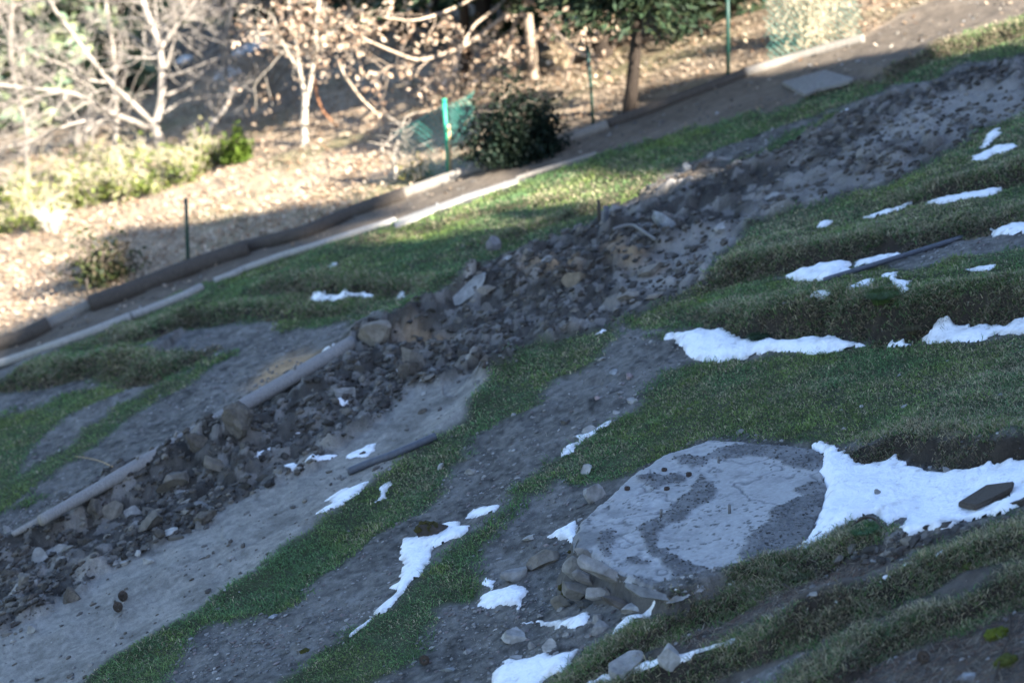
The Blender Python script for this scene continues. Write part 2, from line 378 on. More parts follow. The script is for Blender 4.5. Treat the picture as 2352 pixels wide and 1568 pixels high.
MAT = dict(
    ground=mat('ground', attr='col', nscale=70, namt=0.30, bump=0.012, bscale=45),
    blade=mat('grass_blade', attr='col', nscale=3, namt=0.2, rough=0.6, trans=0.25, spec=0.25),
    leaf=mat('dry_leaf', attr='col', nscale=9, namt=0.25, rough=0.7, trans=0.3),
    green=mat('foliage', attr='col', nscale=6, namt=0.3, rough=0.6, trans=0.2),
    bark=mat('pale_bark', attr='col', nscale=9, namt=0.35, bump=0.01, bscale=25, stretch=(1, 1, 0.3)),
    darkbark=mat('dark_bark', (0.035, 0.026, 0.02), nscale=10, namt=0.5, bump=0.03, bscale=18, stretch=(1, 1, 0.3)),
    snow=mat('snow', attr='col', rough=0.55, nscale=24, namt=0.05, bump=0.02, bscale=28, spec=0.3),
    rock=mat('grey_stone', attr='col', nscale=11, namt=0.38, bump=0.010, bscale=30, coord='Object', detail=8),
    slab=mat('concrete', attr='col', nscale=26, namt=0.16, bump=0.004, bscale=90, detail=8),
    clod=mat('earth_clod', attr='col', nscale=16, namt=0.4, bump=0.02, bscale=26),
    log=mat('weathered_log', (0.25, 0.235, 0.22), nscale=7, namt=0.32, bump=0.004, bscale=14, stretch=(10, 10, 0.9), detail=6),
    midtimber=mat('grey_timber', (0.20, 0.18, 0.155), nscale=6, namt=0.3, bump=0.005, bscale=12, stretch=(8, 8, 0.7)),
    beam=mat('dark_timber', (0.072, 0.06, 0.05), nscale=6, namt=0.35, bump=0.008, bscale=12, stretch=(8, 8, 0.7)),
    pale=mat('pale_timber', (0.30, 0.285, 0.26), nscale=6, namt=0.25, bump=0.005, bscale=12, stretch=(8, 8, 0.7)),
    stake=mat('new_wood', (0.42, 0.30, 0.16), nscale=6, namt=0.2, stretch=(8, 8, 0.8)),
    pipe=mat('grey_plastic', (0.075, 0.082, 0.10), rough=0.5, nscale=20, namt=0.25, spec=0.4),
    greenpaint=mat('green_paint', (0.012, 0.30, 0.17), rough=0.45, nscale=14, namt=0.15, spec=0.4),
    darkgreen=mat('dark_green_paint', (0.008, 0.045, 0.034), rough=0.5, nscale=14, namt=0.2, spec=0.4),
    wire=mat('green_wire', (0.045, 0.24, 0.195), rough=0.5, nscale=14, namt=0.2, spec=0.4),
    shadedslab=mat('shaded_slab', (0.19, 0.18, 0.165), nscale=18, namt=0.25, bump=0.004, bscale=60),  # colour lowered to stand in for shade on the path slab
    steel=mat('weathered_steel', (0.17, 0.165, 0.16), rough=0.6, nscale=60, namt=0.3, metal=0.3),
    rust=mat('rusty_steel', (0.06, 0.042, 0.034), rough=0.8, nscale=80, namt=0.4),
    moss=mat('moss', attr='col', nscale=30, namt=0.4, bump=0.01, bscale=80),
    cone=mat('pine_cone', (0.085, 0.066, 0.052), nscale=50, namt=0.4),
    twig=mat('twig', (0.06, 0.045, 0.035), nscale=30, namt=0.4),
)

# ------------------------------------------------------------------ mesh helpers
def mesh_obj(name, V, F, m, parent=None, C=None, smooth=False):
    """V (n,3), F list of int arrays of equal-size faces, C (n,3) vertex colours"""
    V = np.asarray(V, np.float32)
    if isinstance(F, np.ndarray): F = [F]
    F = [np.asarray(f, np.int32) for f in F if len(f)]
    me = bpy.data.meshes.new(name)
    me.vertices.add(len(V)); me.vertices.foreach_set('co', V.ravel())
    loops = np.concatenate([f.ravel() for f in F])
    tot = np.concatenate([np.full(len(f), f.shape[1], np.int32) for f in F])
    st = np.concatenate([[0], np.cumsum(tot)[:-1]]).astype(np.int32)
    me.loops.add(len(loops)); me.loops.foreach_set('vertex_index', loops)
    me.polygons.add(len(tot)); me.polygons.foreach_set('loop_start', st); me.polygons.foreach_set('loop_total', tot)
    me.polygons.foreach_set('use_smooth', np.full(len(tot), bool(smooth)))
    me.update(calc_edges=True)
    if C is not None:
        a = me.color_attributes.new('col', 'FLOAT_COLOR', 'POINT')
        c4 = np.ones((len(V), 4), np.float32); c4[:, :3] = C
        a.data.foreach_set('color', c4.ravel())
    me.materials.append(m)
    o = bpy.data.objects.new(name, me)
    COL.objects.link(o)
    if parent is not None: o.parent = parent
    return o

def tag(o, label=None, cat=None, group=None, kind=None):
    if label: o['label'] = label
    if cat: o['category'] = cat
    if group: o['group'] = group
    if kind: o['kind'] = kind
    return o

def empty(name, loc=(0, 0, 0)):
    o = bpy.data.objects.new(name, None); COL.objects.link(o); o.location = loc
    o.empty_display_size = 0.1
    return o

class MB:
    def __init__(s): s.V = []; s.F = {3: [], 4: []}; s.C = []; s.n = 0
    def add(s, V, F, c=None):
        V = np.asarray(V, float)
        for f in (F if isinstance(F, list) else [F]):
            f = np.asarray(f, int)
            if len(f): s.F[f.shape[1]].append(f + s.n)
        s.V.append(V)
        cc = np.zeros((len(V), 3)) if c is None else np.broadcast_to(np.asarray(c, float), (len(V), 3))
        s.C.append(cc); s.n += len(V)
    def tube(s, pts, rad, sides=6, c=None, cap=True):
        P = np.asarray(pts, float); n = len(P); r = np.broadcast_to(np.asarray(rad, float), (n,))
        T = np.gradient(P, axis=0); T /= np.linalg.norm(T, axis=1, keepdims=True) + 1e-9
        ref = np.array((0.0, 0, 1)) if abs(T[:, 2]).mean() < 0.8 else np.array((1.0, 0, 0))
        A = np.cross(T, ref); A /= np.linalg.norm(A, axis=1, keepdims=True) + 1e-9
        B = np.cross(T, A)
        th = np.arange(sides) * 2 * math.pi / sides
        V = P[:, None] + r[:, None, None] * (np.cos(th)[None, :, None] * A[:, None] + np.sin(th)[None, :, None] * B[:, None])
        V = V.reshape(-1, 3)
        i = np.arange(n - 1)[:, None] * sides; k = np.arange(sides)[None]; k2 = (k + 1) % sides
        F = np.stack([i + k, i + k2, i + sides + k2, i + sides + k], -1).reshape(-1, 4)
        Fs = [F]
        if cap:
            V = np.vstack([V, P[:1], P[-1:]]); a = n * sides
            kk = np.arange(sides); k3 = (kk + 1) % sides
            Fs.append(np.stack([np.full(sides, a), k3, kk], -1))
            Fs.append(np.stack([np.full(sides, a + 1), (n - 1) * sides + kk, (n - 1) * sides + k3], -1))
        s.add(V, Fs, c)
    def cards(s, P, A, B, c):
        """folded quads: centres P, half axes A and B"""
        P = np.asarray(P, float); n = len(P)
        V = np.stack([P - A - 0.1 * B, P - B * 0.9, P + A, P + B], 1).reshape(-1, 3)
        i = np.arange(n)[:, None] * 4
        F = np.concatenate([i + np.array([[0, 1, 2]]), i + np.array([[0, 2, 3]])])
        s.add(V, F, np.repeat(np.broadcast_to(c, (n, 3)), 4, 0))
    def build(s, name, m, parent=None, smooth=False):
        V = np.concatenate(s.V); F = [np.concatenate(f) for f in s.F.values() if f]
        return mesh_obj(name, V, F, m, parent, np.concatenate(s.C), smooth)

# ------------------------------------------------------------------ the ground sheet
NR, NC = 1150, 1250
ry = 14.2 * (84.0 / 14.2) ** (np.arange(NR) / (NR - 1))
rs = np.linspace(-0.222, 0.222, NC)
Yg = np.repeat(ry[:, None], NC, 1)
Xg = Yg * rs[None]
def smp(A): return bil(A, Xg, Yg)
wood, path, sand, mud, grass, ochre, face, sand2 = (smp(A) for A in (M_wood, M_path, M_sand, M_mud, M_grass, M_ochre_sun, FACE, M_sand2))
bare = np.clip(1 - np.maximum.reduce([wood, path, sand, mud, grass]), 0, 1)
cd1, cv1 = cell(Xg + 0.05 * fbm(Xg, Yg, 0.2, 2, 61), Yg * 0.8, 0.34, 62)
cd2, cv2 = cell(Xg, Yg * 0.8, 0.13, 63)
lump = (0.14 * cv1 * np.sqrt(np.clip(0.6 - cd1, 0, 1)) + 0.055 * cv2 * np.sqrt(np.clip(0.65 - cd2, 0, 1)) + 0.05 * fbm(Xg, Yg, 0.5, 5, 64) + 0.05 * (billow(Xg, Yg, 0.5, 4, 65) - 0.3))
rough_mud = mud * (1 - 0.62 * sand2) * (0.45 + 0.55 * sst(-0.35, 0.3, fbm(Xg, Yg, 1.6, 3, 67)))
micro = rough_mud * (lump * 1.6 + .075 * (billow(Xg, Yg, .24, 4, 68) - .25) + .05 * fbm(Xg, Yg, .11, 4, 66))
micro = micro + sand * (0.010 * fbm(Xg, Yg, 0.25, 6, 70) + 0.022 * fbm(Xg, Yg, 0.9, 3, 77) - 0.02 * sst(.55, .2, cell(Xg, Yg * .7, .55, 78)[0]) * (vn(Xg * .8, Yg * .8, 79) > .5) + 0.012 * np.clip(fbm(Xg, Yg, 0.16, 3, 75) - 0.45, 0, 1))
micro = micro + bare * (0.03 * fbm(Xg, Yg, 0.3, 6, 71) + .03 * (billow(Xg, Yg, .45, 4, 69) - .3)) + path * 0.025 * fbm(Xg, Yg, 0.4, 5, 72)
micro = micro + wood * 0.05 * fbm(Xg, Yg, 0.5, 4, 73) + grass * 0.028 * fbm(Xg, Yg, 0.35, 3, 74) + face * 0.05 * fbm(Xg, Yg * 3, 0.16, 4, 76)
Zg = zt(Xg, Yg) + micro
def gz(x, y):
    """final ground height"""
    x = np.asarray(x, float); y = np.asarray(y, float)
    v = np.clip(np.log(np.maximum(y, 14.2) / 14.2) / math.log(84.0 / 14.2) * (NR - 1), 0, NR - 1.001)
    u = np.clip((x / y + 0.222) / 0.444 * (NC - 1), 0, NC - 1.001)
    i = u.astype(int); j = v.astype(int); fu = u - i; fv = v - j
    return (Zg[j, i] * (1 - fu) + Zg[j, i + 1] * fu) * (1 - fv) + (Zg[j + 1, i] * (1 - fu) + Zg[j + 1, i + 1] * fu) * fv

def col3(c): return np.array(c, float)[None, None]
n1 = fbm(Xg, Yg, 0.8, 4, 80)[..., None]; n2 = fbm(Xg, Yg, 0.12, 3, 81)[..., None]; n3 = fbm(Xg, Yg, 0.05, 2, 82)[..., None]
c_bare = np.maximum(col3((.112, .106, .096)) * (1 + .45 * n1 + .55 * n2 + .6 * n3), .02)
c_sand = col3((.225, .21, .185)) * (1 + .2 * n1 + .2 * n2 + .35 * n3)
damp = sst(0.1, 0.6, fbm(Xg, Yg, 0.6, 5, 83))[..., None]
c_sand = c_sand * (1 - .35 * damp)
c_mud = np.maximum(col3((.056, .050, .043)) * (1 + .45 * n1 + .6 * n2 + .3 * n3), .012) + col3((.15, .135, .115)) * sst(0.45, 0.95, cv1)[..., None] * sst(-0.3, 0.4, fbm(Xg, Yg, 1.1, 3, 84))[..., None] + col3((.17, .16, .148)) * sst(0.6, 0.9, cv2)[..., None] * 0.6
c_sand2 = col3((.215, .2, .18)) * (1 + .2 * n1 + .25 * n2)
c_mud = c_mud * (1 - sand2[..., None]) + c_sand2 * sand2[..., None]
c_path = col3((.13, .105, .08)) * (1 + .25 * n1 + .3 * n2)
farw = sst(50, 55, Yg)[..., None]  # far woodland floor coloured darker to stand in for the wood's shade
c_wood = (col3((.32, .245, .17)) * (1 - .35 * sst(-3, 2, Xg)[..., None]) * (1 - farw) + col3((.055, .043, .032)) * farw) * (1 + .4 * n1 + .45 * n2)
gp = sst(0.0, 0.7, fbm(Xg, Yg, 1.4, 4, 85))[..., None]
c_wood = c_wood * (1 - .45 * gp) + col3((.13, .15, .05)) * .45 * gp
c_soil = col3((.045, .052, .026)) * (1 + .3 * n2)
c_face = col3((.036, .029, .022)) * (1 + .5 * n1 + .5 * n2)
c_och_sun = col3((.34, .23, .13)) * (1 + .2 * n1 + .3 * n2)  # ochre tint standing in for sun flecks
def mixc(a, b, f): return a * (1 - f[..., None]) + b * f[..., None]
Cg = c_bare
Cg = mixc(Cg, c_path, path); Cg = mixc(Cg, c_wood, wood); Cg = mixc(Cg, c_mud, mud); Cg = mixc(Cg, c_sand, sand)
Cg = mixc(Cg, c_och_sun, np.clip(ochre * (0.75 + 0.9 * fbm(Xg, Yg, 0.4, 4, 86)), 0, 1))
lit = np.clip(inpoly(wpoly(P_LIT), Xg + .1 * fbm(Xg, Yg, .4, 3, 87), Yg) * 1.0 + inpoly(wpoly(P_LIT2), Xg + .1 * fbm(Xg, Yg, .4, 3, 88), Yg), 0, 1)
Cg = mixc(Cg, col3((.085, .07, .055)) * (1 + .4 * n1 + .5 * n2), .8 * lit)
Cg = mixc(Cg, c_soil, grass)
Cg = mixc(Cg, c_face, np.clip(face * 1.3, 0, 1))
Cg = np.clip(Cg, 0.004, 0.9)
idx = np.arange(NR * NC).reshape(NR, NC)
quads = np.stack([idx[:-1, :-1], idx[:-1, 1:], idx[1:, 1:], idx[1:, :-1]], -1).reshape(-1, 4)
VG = np.stack([Xg, Yg, Zg], -1).reshape(-1, 3); CG = Cg.reshape(-1, 3)
def qm(A): return (0.25 * (A[:-1, :-1] + A[1:, :-1] + A[:-1, 1:] + A[1:, 1:])).reshape(-1)
is_w = qm(wood) > 0.5; is_p = (qm(path) > 0.5) & ~is_w; is_s = (qm(sand) > 0.5) & ~is_w & ~is_p
def sub(name, mask):
    q = quads[mask]; u, inv = np.unique(q.ravel(), return_inverse=True)
    return tag(mesh_obj(name, VG[u], inv.reshape(-1, 4), MAT['ground'], None, CG[u], True), kind='structure')
sub('ground', ~(is_w | is_p | is_s)); sub('path', is_p); sub('woodland_floor', is_w); sub('sand_track', is_s)

# the hillside all round it, one coarse sheet a little lower where it runs under the detailed ground
hx = np.concatenate([np.arange(-260, -40, 10.0), np.arange(-40, 12, 1.0), np.arange(12, 36, .5), np.arange(36, 61, 1.0), np.arange(70, 261, 10.0)])
hy = np.concatenate([np.arange(-120, -40, 10.0), np.arange(-40, 0, 1.0), np.arange(0, 26, .4), np.arange(26, 100, 1.0), np.arange(100, 401, 12.0)])
HX, HY = np.meshgrid(hx, hy)
inside = (HY > 14.0) & (HY < 84) & (np.abs(HX) < 0.222 * HY - 0.1)
HZ = SLOPE * HX * np.where(np.abs(HX) > 60, 60 / np.maximum(np.abs(HX), 1), 1.0)
# unseen steep spur added uphill on the right, profile shaped to shade the slope; its crest runs at x = 24
HTOP = np.interp(HY, [-60, 4.2, 5.9, 6.9, 7.7, 8.5, 9.5, 10.6, 11.5, 12.5, 14, 16, 18, 22, 40], [30, 30.0, 29.2, 27.2, 25.9, 25.1, 24.3, 23.6, 23.0, 22.4, 21.4, 20, 17.5, 11, 8])
HZ = HZ + np.maximum(0, HTOP - HZ) * sst(14.5, 24, HX) * (1 - .6 * sst(24.6, 31, HX)) * sst(150, 60, HX) * sst(-110, -40, HY)
HZ = HZ + 0.35 * fbm(HX, HY, 5, 3, 90) * sst(14, 17, HX) * sst(23.5, 20, HX) + sst(90, 300, HY) * 40 - np.where(inside, 0.6, 0.0)
near = (HY < 14) & (np.abs(HX) < 8)
HZ = np.where(near, np.minimum(HZ, SLOPE * HX), HZ)
ii = np.arange(HX.size).reshape(HX.shape)
hq = np.stack([ii[:-1, :-1], ii[:-1, 1:], ii[1:, 1:], ii[1:, :-1]], -1).reshape(-1, 4)
hn = fbm(HX, HY, 6, 4, 91)[..., None]
hc = np.array((.085, .095, .045)) * (1 + .4 * hn)
tag(mesh_obj('hillside', np.stack([HX, HY, HZ], -1).reshape(-1, 3), hq, MAT['ground'], None, hc.reshape(-1, 3), True), kind='structure')
def hz(x, y):
    i = int(np.argmin(abs(hx - x))); j = int(np.argmin(abs(hy - y)))
    return float(HZ[j, i])
zt_macro = zt
zt = gz                             # from here on things stand on the finished surface
# ------------------------------------------------------------------ snow patches
rng = np.random.default_rng(5)
def edge_dist(P, x, y):
    d = np.full(x.shape, 1e9); n = len(P)
    for i in range(n):
        a = P[i]; b = P[(i + 1) % n]; e = b - a; L2 = e @ e + 1e-9
        t = np.clip(((x - a[0]) * e[0] + (y - a[1]) * e[1]) / L2, 0, 1)
        d = np.minimum(d, np.hypot(x - a[0] - t * e[0], y - a[1] - t * e[1]))
    return d
SNOWM = np.zeros_like(XX)
def snow(pts, th, label, group=None, wob=1.0, holes=0.015):
    P = wpoly(pts); th = th * .75; wob = wob * 1.25
    st = 0.02 if P[:, 1].mean() < 40 else 0.05
    m = 0.15
    xs = np.arange(P[:, 0].min() - m, P[:, 0].max() + m, st); ys = np.arange(P[:, 1].min() - m, P[:, 1].max() + m, st * 1.5)
    X, Y = np.meshgrid(xs, ys)
    xw = X + 0.05 * wob * fbm(X, Y, 0.25, 4, 101) + .02 * fbm(X, Y, .07, 2, 111); yw = Y + 0.10 * wob * fbm(X, Y, 0.28, 4, 102) + .035 * fbm(X, Y, .08, 2, 112)
    ins = inpoly(P, xw, yw)
    d = np.where(ins, 1, -1) * edge_dist(P, xw, yw)
    if holes: d = d - holes * sst(0.35, 0.8, fbm(X, Y, 0.3, 3, 103))
    keep = d > -st * 1.2
    # rest on the ground without poking through: follow a smoothed ground height
    g = gz(X, Y)
    gs = g.copy()
    for _ in range(3):
        gs = np.maximum(g, blur(gs, 2))
    t = th * (1 - np.exp(-np.maximum(d, 0) / (0.55 * th + 0.03))) * (0.85 + 0.5 * fbm(X, Y, 0.5, 3, 104)) + (0.02 * fbm(X, Y, 0.2, 5, 105) + .01 * fbm(X, Y, .06, 3, 109)) * sst(0, .1, d)
    Z = np.where(d > 0, (gs if th > .03 else g * .4 + gs * .6) + np.maximum(t, 0) + 0.006, g - 0.04)
    k = keep[:-1, :-1] & keep[1:, :-1] & keep[:-1, 1:] & keep[1:, 1:]
    if k.sum() < 2: k = np.ones_like(k)
    id_ = np.arange(X.size).reshape(X.shape)
    q = np.stack([id_[:-1, :-1], id_[:-1, 1:], id_[1:, 1:], id_[1:, :-1]], -1)[k]
    u, inv = np.unique(q.ravel(), return_inverse=True)
    V = np.stack([X, Y, Z], -1).reshape(-1, 3)[u]
    dirt = sst(.25, .7, fbm(X, Y, .16, 5, 106)) * .35 + .7 * sst(.09, .0, d) * sst(-.2, .4, fbm(X, Y, .09, 3, 107)) + .5 * sst(.55, .7, fbm(X, Y, .05, 2, 108))
    dirt = np.clip(dirt, 0, .8)[..., None]
    C = np.array((.88, .89, .90)) * (1 - dirt) + np.array((.42, .40, .37)) * dirt
    o = mesh_obj('snow_patch', V, inv.reshape(-1, 4), MAT['snow'], None, C.reshape(-1, 3)[u], True)
    tag(o, label, 'snow patch', group)
    i0 = max(0, int((xs[0] - GX0) / GD)); i1 = int((xs[-1] - GX0) / GD) + 1; j0 = max(0, int((ys[0] - GY0) / GD)); j1 = int((ys[-1] - GY0) / GD) + 1
    w_ = (slice(j0, j1), slice(i0, i1))
    SNOWM[w_] = np.maximum(SNOWM[w_], inpoly(P, XW[w_], YW[w_]) & (edge_dist(P, XX[w_], YY[w_]) > 0.02))
    return o

snow([(1865,1023),(1885,1020),(1925,1028),(1962,1044),(1968,1060),(1988,1066),(2018,1056),(2051,1053),(2078,1060),(2118,1072),(2135,1079),(2185,1083),(2235,1084),(2285,1078),(2352,1067),(2480,1050),(2480,1140),(2352,1165),(2318,1175),(2268,1185),(2228,1198),(2201,1198),(2185,1212),(2135,1215),(2101,1232),(2078,1237),(2068,1218),(2081,1192),(2061,1195),(2035,1208),(2011,1188),(1981,1192),(1951,1212),(1901,1238),(1868,1252),(1825,1265),(1788,1255),(1808,1238),(1835,1222),(1858,1202),(1848,1162),(1875,1135),(1865,1098)], .07, 'widest sheet of white snow beside the round concrete slab', holes=.03)
snow([(1545,772),(1568,766),(1615,758),(1658,758),(1678,769),(1711,784),(1745,784),(1768,781),(1821,784),(1851,779),(1901,777),(1921,778),(1945,784),(1968,790),(1990,795),(1935,805),(1868,818),(1835,812),(1768,808),(1721,821),(1651,831),(1581,825),(1570,806),(1550,785)], .10, 'long white snow bank at the foot of the tall brown turf face', wob=.6)
snow([(2031,792),(2061,785),(2098,782),(2088,791),(2061,798),(2036,800)], .05, 'small snow sliver between the two snow banks under the tall turf face')
snow([(2119,778),(2135,761),(2175,748),(2218,753),(2238,749),(2268,744),(2315,751),(2335,737),(2420,728),(2420,760),(2352,768),(2285,771),(2235,786),(2201,789),(2135,790)], .10, 'lumpy snow bank running off the right edge above the big lawn', wob=.6, holes=.03)
snow([(1795,640),(1835,623),(1895,608),(1928,602),(1955,603),(1950,622),(1968,623),(1918,637),(1885,646),(1851,645)], .09, 'smooth oval snow heap lying at the lower end of the grey pipe', wob=.5)
snow([(1955,603),(2001,594),(2061,581),(2068,585),(2035,598),(2011,605),(1975,613)], .06, 'narrow snow strip on the upper side of the grey pipe')
snow([(2021,633),(2058,625),(2057,643),(2093,646),(2080,669),(2058,680),(2049,660),(2021,641)], .05, 'branched snow patch behind the round green tussock')
snow([(1943,669),(1968,651),(2020,642),(1995,654),(1957,672)], .05, 'thin snow tongue left of the round green tussock')
snow([(1856,688),(1865,676),(1895,663),(1917,664),(1903,677),(1871,688)], .05, 'small snow patch on the turf crest below the oval snow heap')
snow([(2216,621),(2238,615),(2271,615),(2300,608),(2277,624),(2251,625)], .04, 'scattered snow dabs on the right turf below the gravel strip', holes=.05)
snow([(2269,535),(2288,524),(2352,515),(2420,508),(2420,532),(2352,537),(2301,541)], .07, 'snow strip at the right edge above the grey pipe')
snow([(1979,499),(2011,487),(2093,463),(2093,473),(2037,491),(1995,502)], .06, 'snow strip leading to the tip of the upper turf step')
snow([(2126,469),(2168,457),(2235,443),(2303,436),(2283,451),(2201,461),(2151,470)], .07, 'long snow strip under the face of the upper turf step')
snow([(1873,522),(1885,512),(1917,509),(1903,521),(1878,527)], .05, 'small snow patch on the left end of the middle turf step')
snow([(2246,342),(2272,309),(2298,292),(2297,307),(2277,328)], .05, 'steep snow streak near the right edge on the topmost turf')
snow([(2223,369),(2251,353),(2281,337),(2337,324),(2333,338),(2287,354),(2251,369)], .05, 'slanting snow streak just below the steep one on the topmost turf')
snow([(712,690),(716,678),(745,674),(800,673),(860,675),(864,682),(820,685),(770,691),(735,693)], .06, 'white snow strip lying in a fold of the far lawn', wob=.5)
snow([(912,681),(918,675),(932,676),(930,682)], .03, 'tiny snow dab right of the snow strip in the far lawn')
snow([(922,1242),(934,1232),(957,1230),(1010,1202),(1047,1195),(1077,1218),(1061,1235),(1024,1245),(1014,1252),(997,1258),(991,1278),(997,1288),(964,1322),(941,1338),(924,1365),(901,1392),(877,1415),(860,1418),(868,1402),(905,1365),(895,1352),(915,1338),(917,1315),(924,1285),(921,1262)], .06, 'long snow tongue under the mossy dark rock', wob=.8)
snow([(1062,1190),(1091,1168),(1137,1163),(1153,1157),(1136,1176),(1104,1189),(1077,1194)], .04, 'thin snow patch at the upper end of the lower gravel strip', holes=.04)
snow([(800,1462),(811,1442),(855,1416),(836,1440),(815,1457)], .035, 'broken snow trail at the lowest end of the gravel strip', holes=.03)
snow([(1259,1232),(1297,1208),(1321,1192),(1329,1208),(1319,1254),(1304,1247),(1277,1237)], .07, 'triangular snow patch against the left wall of the concrete slab', wob=.6)
snow([(1095,1394),(1104,1368),(1141,1352),(1184,1341),(1216,1364),(1196,1379),(1191,1396),(1151,1389),(1117,1400)], .05, 'rounded snow patch under the angular grey rock with moss')
snow([(1115,1340),(1124,1325),(1136,1338),(1132,1357)], .03, 'small snow spot left of the angular grey rock with moss')
snow([(1169,1422),(1251,1432),(1304,1425),(1347,1407),(1359,1428),(1317,1446),(1267,1443),(1214,1434)], .05, 'curved snow patch below the stone courses of the slab', wob=.6)
snow([(1105,1610),(1134,1542),(1157,1528),(1151,1515),(1177,1510),(1217,1512),(1251,1498),(1277,1502),(1332,1491),(1316,1518),(1297,1542),(1250,1570),(1220,1610)], .06, 'snow patch cut by the bottom edge below the boulders', wob=.6)
snow([(1403,1454),(1440,1421),(1500,1386),(1540,1362),(1568,1356),(1548,1373),(1500,1400),(1440,1437),(1412,1456)], .09, 'thin snow line along the crest of the turf ridge by the slab', wob=.3)
snow([(1573,1360),(1645,1329),(1648,1335),(1580,1366)], .08, 'short snow line on the slab side of the turf ridge')
snow([(1665,1318),(1700,1310),(1702,1315),(1670,1324)], .03, 'snow fleck near the last pin on the turf ridge')
snow([(1325,1580),(1400,1551),(1470,1529),(1570,1500),(1690,1464),(1700,1472),(1565,1518),(1470,1549),(1400,1568),(1340,1585)], .10, 'long snow line on the crest of the middle turf ridge', wob=.3)
snow([(1895,1394),(1928,1374),(1958,1364),(1930,1382),(1902,1396)], .04, 'short snow dab midway along the middle turf ridge', wob=.4)
snow([(2014,1335),(2031,1322),(2046,1320),(2030,1334)], .04, 'snow dab between two others on the middle turf ridge', wob=.4)
snow([(2060,1312),(2088,1296),(2098,1296),(2080,1312)], .04, 'bright snow dab high on the middle turf ridge', wob=.4)
snow([(2136,1281),(2160,1264),(2178,1258),(2156,1278)], .04, 'snow dab near the top of the middle turf ridge', wob=.4)
snow([(722,1185),(757,1160),(750,1142),(784,1125),(851,1107),(842,1119),(812,1141),(784,1166),(755,1177)], .025, 'icy snow crust at the edge of the sand beside the turf verge', holes=.06)
snow([(652,1067),(672,1060),(692,1062),(674,1085)], .02, 'small icy scrap on the sand below the rubble')
snow([(701,1067),(715,1045),(755,1038),(790,1036),(770,1053),(735,1067)], .025, 'lacy icy snow patch between rubble and sand', holes=.05)
snow([(793,1052),(824,1030),(857,1019),(858,1037),(834,1053),(805,1059)], .03, 'icy snow patch just left of the curved pipe')
snow([(858,1150),(880,1115),(914,1100),(900,1118),(872,1148)], .03, 'snow streak on the turf verge right of the icy crust', holes=.04)
snow([(1292,1045),(1304,1026),(1331,1013),(1321,1000),(1351,993),(1404,965),(1402,974),(1367,997),(1344,1007),(1317,1037)], .04, 'crooked snow edge between gravel and the big lawn', wob=.7)
snow([(1365,772),(1377,753),(1413,749),(1386,764)], .03, 'snow fleck at the top of the middle grass verge')
snow([(1520,783),(1535,763),(1560,758),(1560,776)], .04, 'snow fleck at the left tip of the long snow bank')
snow([(872,868),(900,846),(922,833),(927,838),(905,855),(880,869)], .03, 'bright snow sliver slanting over a clod in the rubble')
snow([(743,802),(757,793),(774,791),(770,800),(750,805)], .03, 'snow scrap at the head of the long log')
snow([(758,920),(775,914),(802,922),(790,933),(775,931)], .03, 'snow scrap in the rubble beside the tilted plank stone')
snow([(661,1000),(680,992),(689,1000),(670,1005)], .02, 'tiny snow scrap on a clod right of the log end')
snow([(578,1042),(605,1030),(632,1021),(622,1036),(595,1050)], .025, 'snow scrap in the rubble under the broken part of the log')
snow([(751,613),(766,603),(773,603),(768,613),(757,618)], .03, 'snow dab alone on the far lawn by the path')
snow([(1918,266),(1930,254),(1947,247),(1942,261),(1928,268)], .04, 'snow dab on the far bank below the path slab')
snow([(535,128),(555,105),(598,78),(625,88),(605,112),(565,130)], .06, 'brightest sunlit snow patch among the trees')
snow([(400,150),(418,130),(445,128),(438,146)], .06, 'small snow patch behind the pale bare tree')
snow([(490,185),(505,158),(530,155),(560,165),(530,180)], .06, 'bluish snow patch low behind the thin saplings')
snow([(25,265),(60,250),(90,262),(60,280)], .06, 'snow patch in the shade at the left edge of the wood')
snow([(880,-10),(930,-20),(980,-8),(920,6)], .06, 'snow patch at the top of the picture in the wood')
snow([(1250,60),(1300,30),(1345,30),(1330,60),(1280,80)], .06, 'dim snow patch right of the pale trunk')
# ------------------------------------------------------------------ stones
import bmesh
def ico(n):
    b = bmesh.new(); bmesh.ops.create_icosphere(b, subdivisions=n, radius=1.0)
    V = np.array([v.co[:] for v in b.verts]); F = np.array([[v.index for v in f.verts] for f in b.faces]); b.free()
    return V, F
ICO = {k: ico(k) for k in (1, 2, 3, 4)}
def rock_mesh(seed, sub=3, planes=14, cut=(.55, .92), rough=.05, lump=0.0):
    r = np.random.default_rng(seed); V, F = ICO[sub]; V = V.copy()
    N = r.normal(size=(planes, 3)); N /= np.linalg.norm(N, axis=1, keepdims=True)
    D = r.uniform(*cut, planes)
    for n, d in zip(N, D):
        V -= np.maximum(0, V @ n - d)[:, None] * n
    for k in range(10):
        f = r.normal(size=3) * (3 + k * 1.3); ph = r.uniform(0, 6.28); a = (rough + lump * (k < 4)) / (1 + .35 * k)
        V += V * (a * np.sin(V @ f + ph))[:, None]
    return V, F
def rotm(rz, rx=0.0, ry=0.0):
    cz, sz = math.cos(rz), math.sin(rz); cx, sx = math.cos(rx), math.sin(rx); cy, sy = math.cos(ry), math.sin(ry)
    return np.array([[cz, -sz, 0], [sz, cz, 0], [0, 0, 1]]) @ np.array([[cy, 0, sy], [0, 1, 0], [-sy, 0, cy]]) @ np.array([[1, 0, 0], [0, cx, -sx], [0, sx, cx]])
TILT = rotm(0, 0, -math.atan(SLOPE))
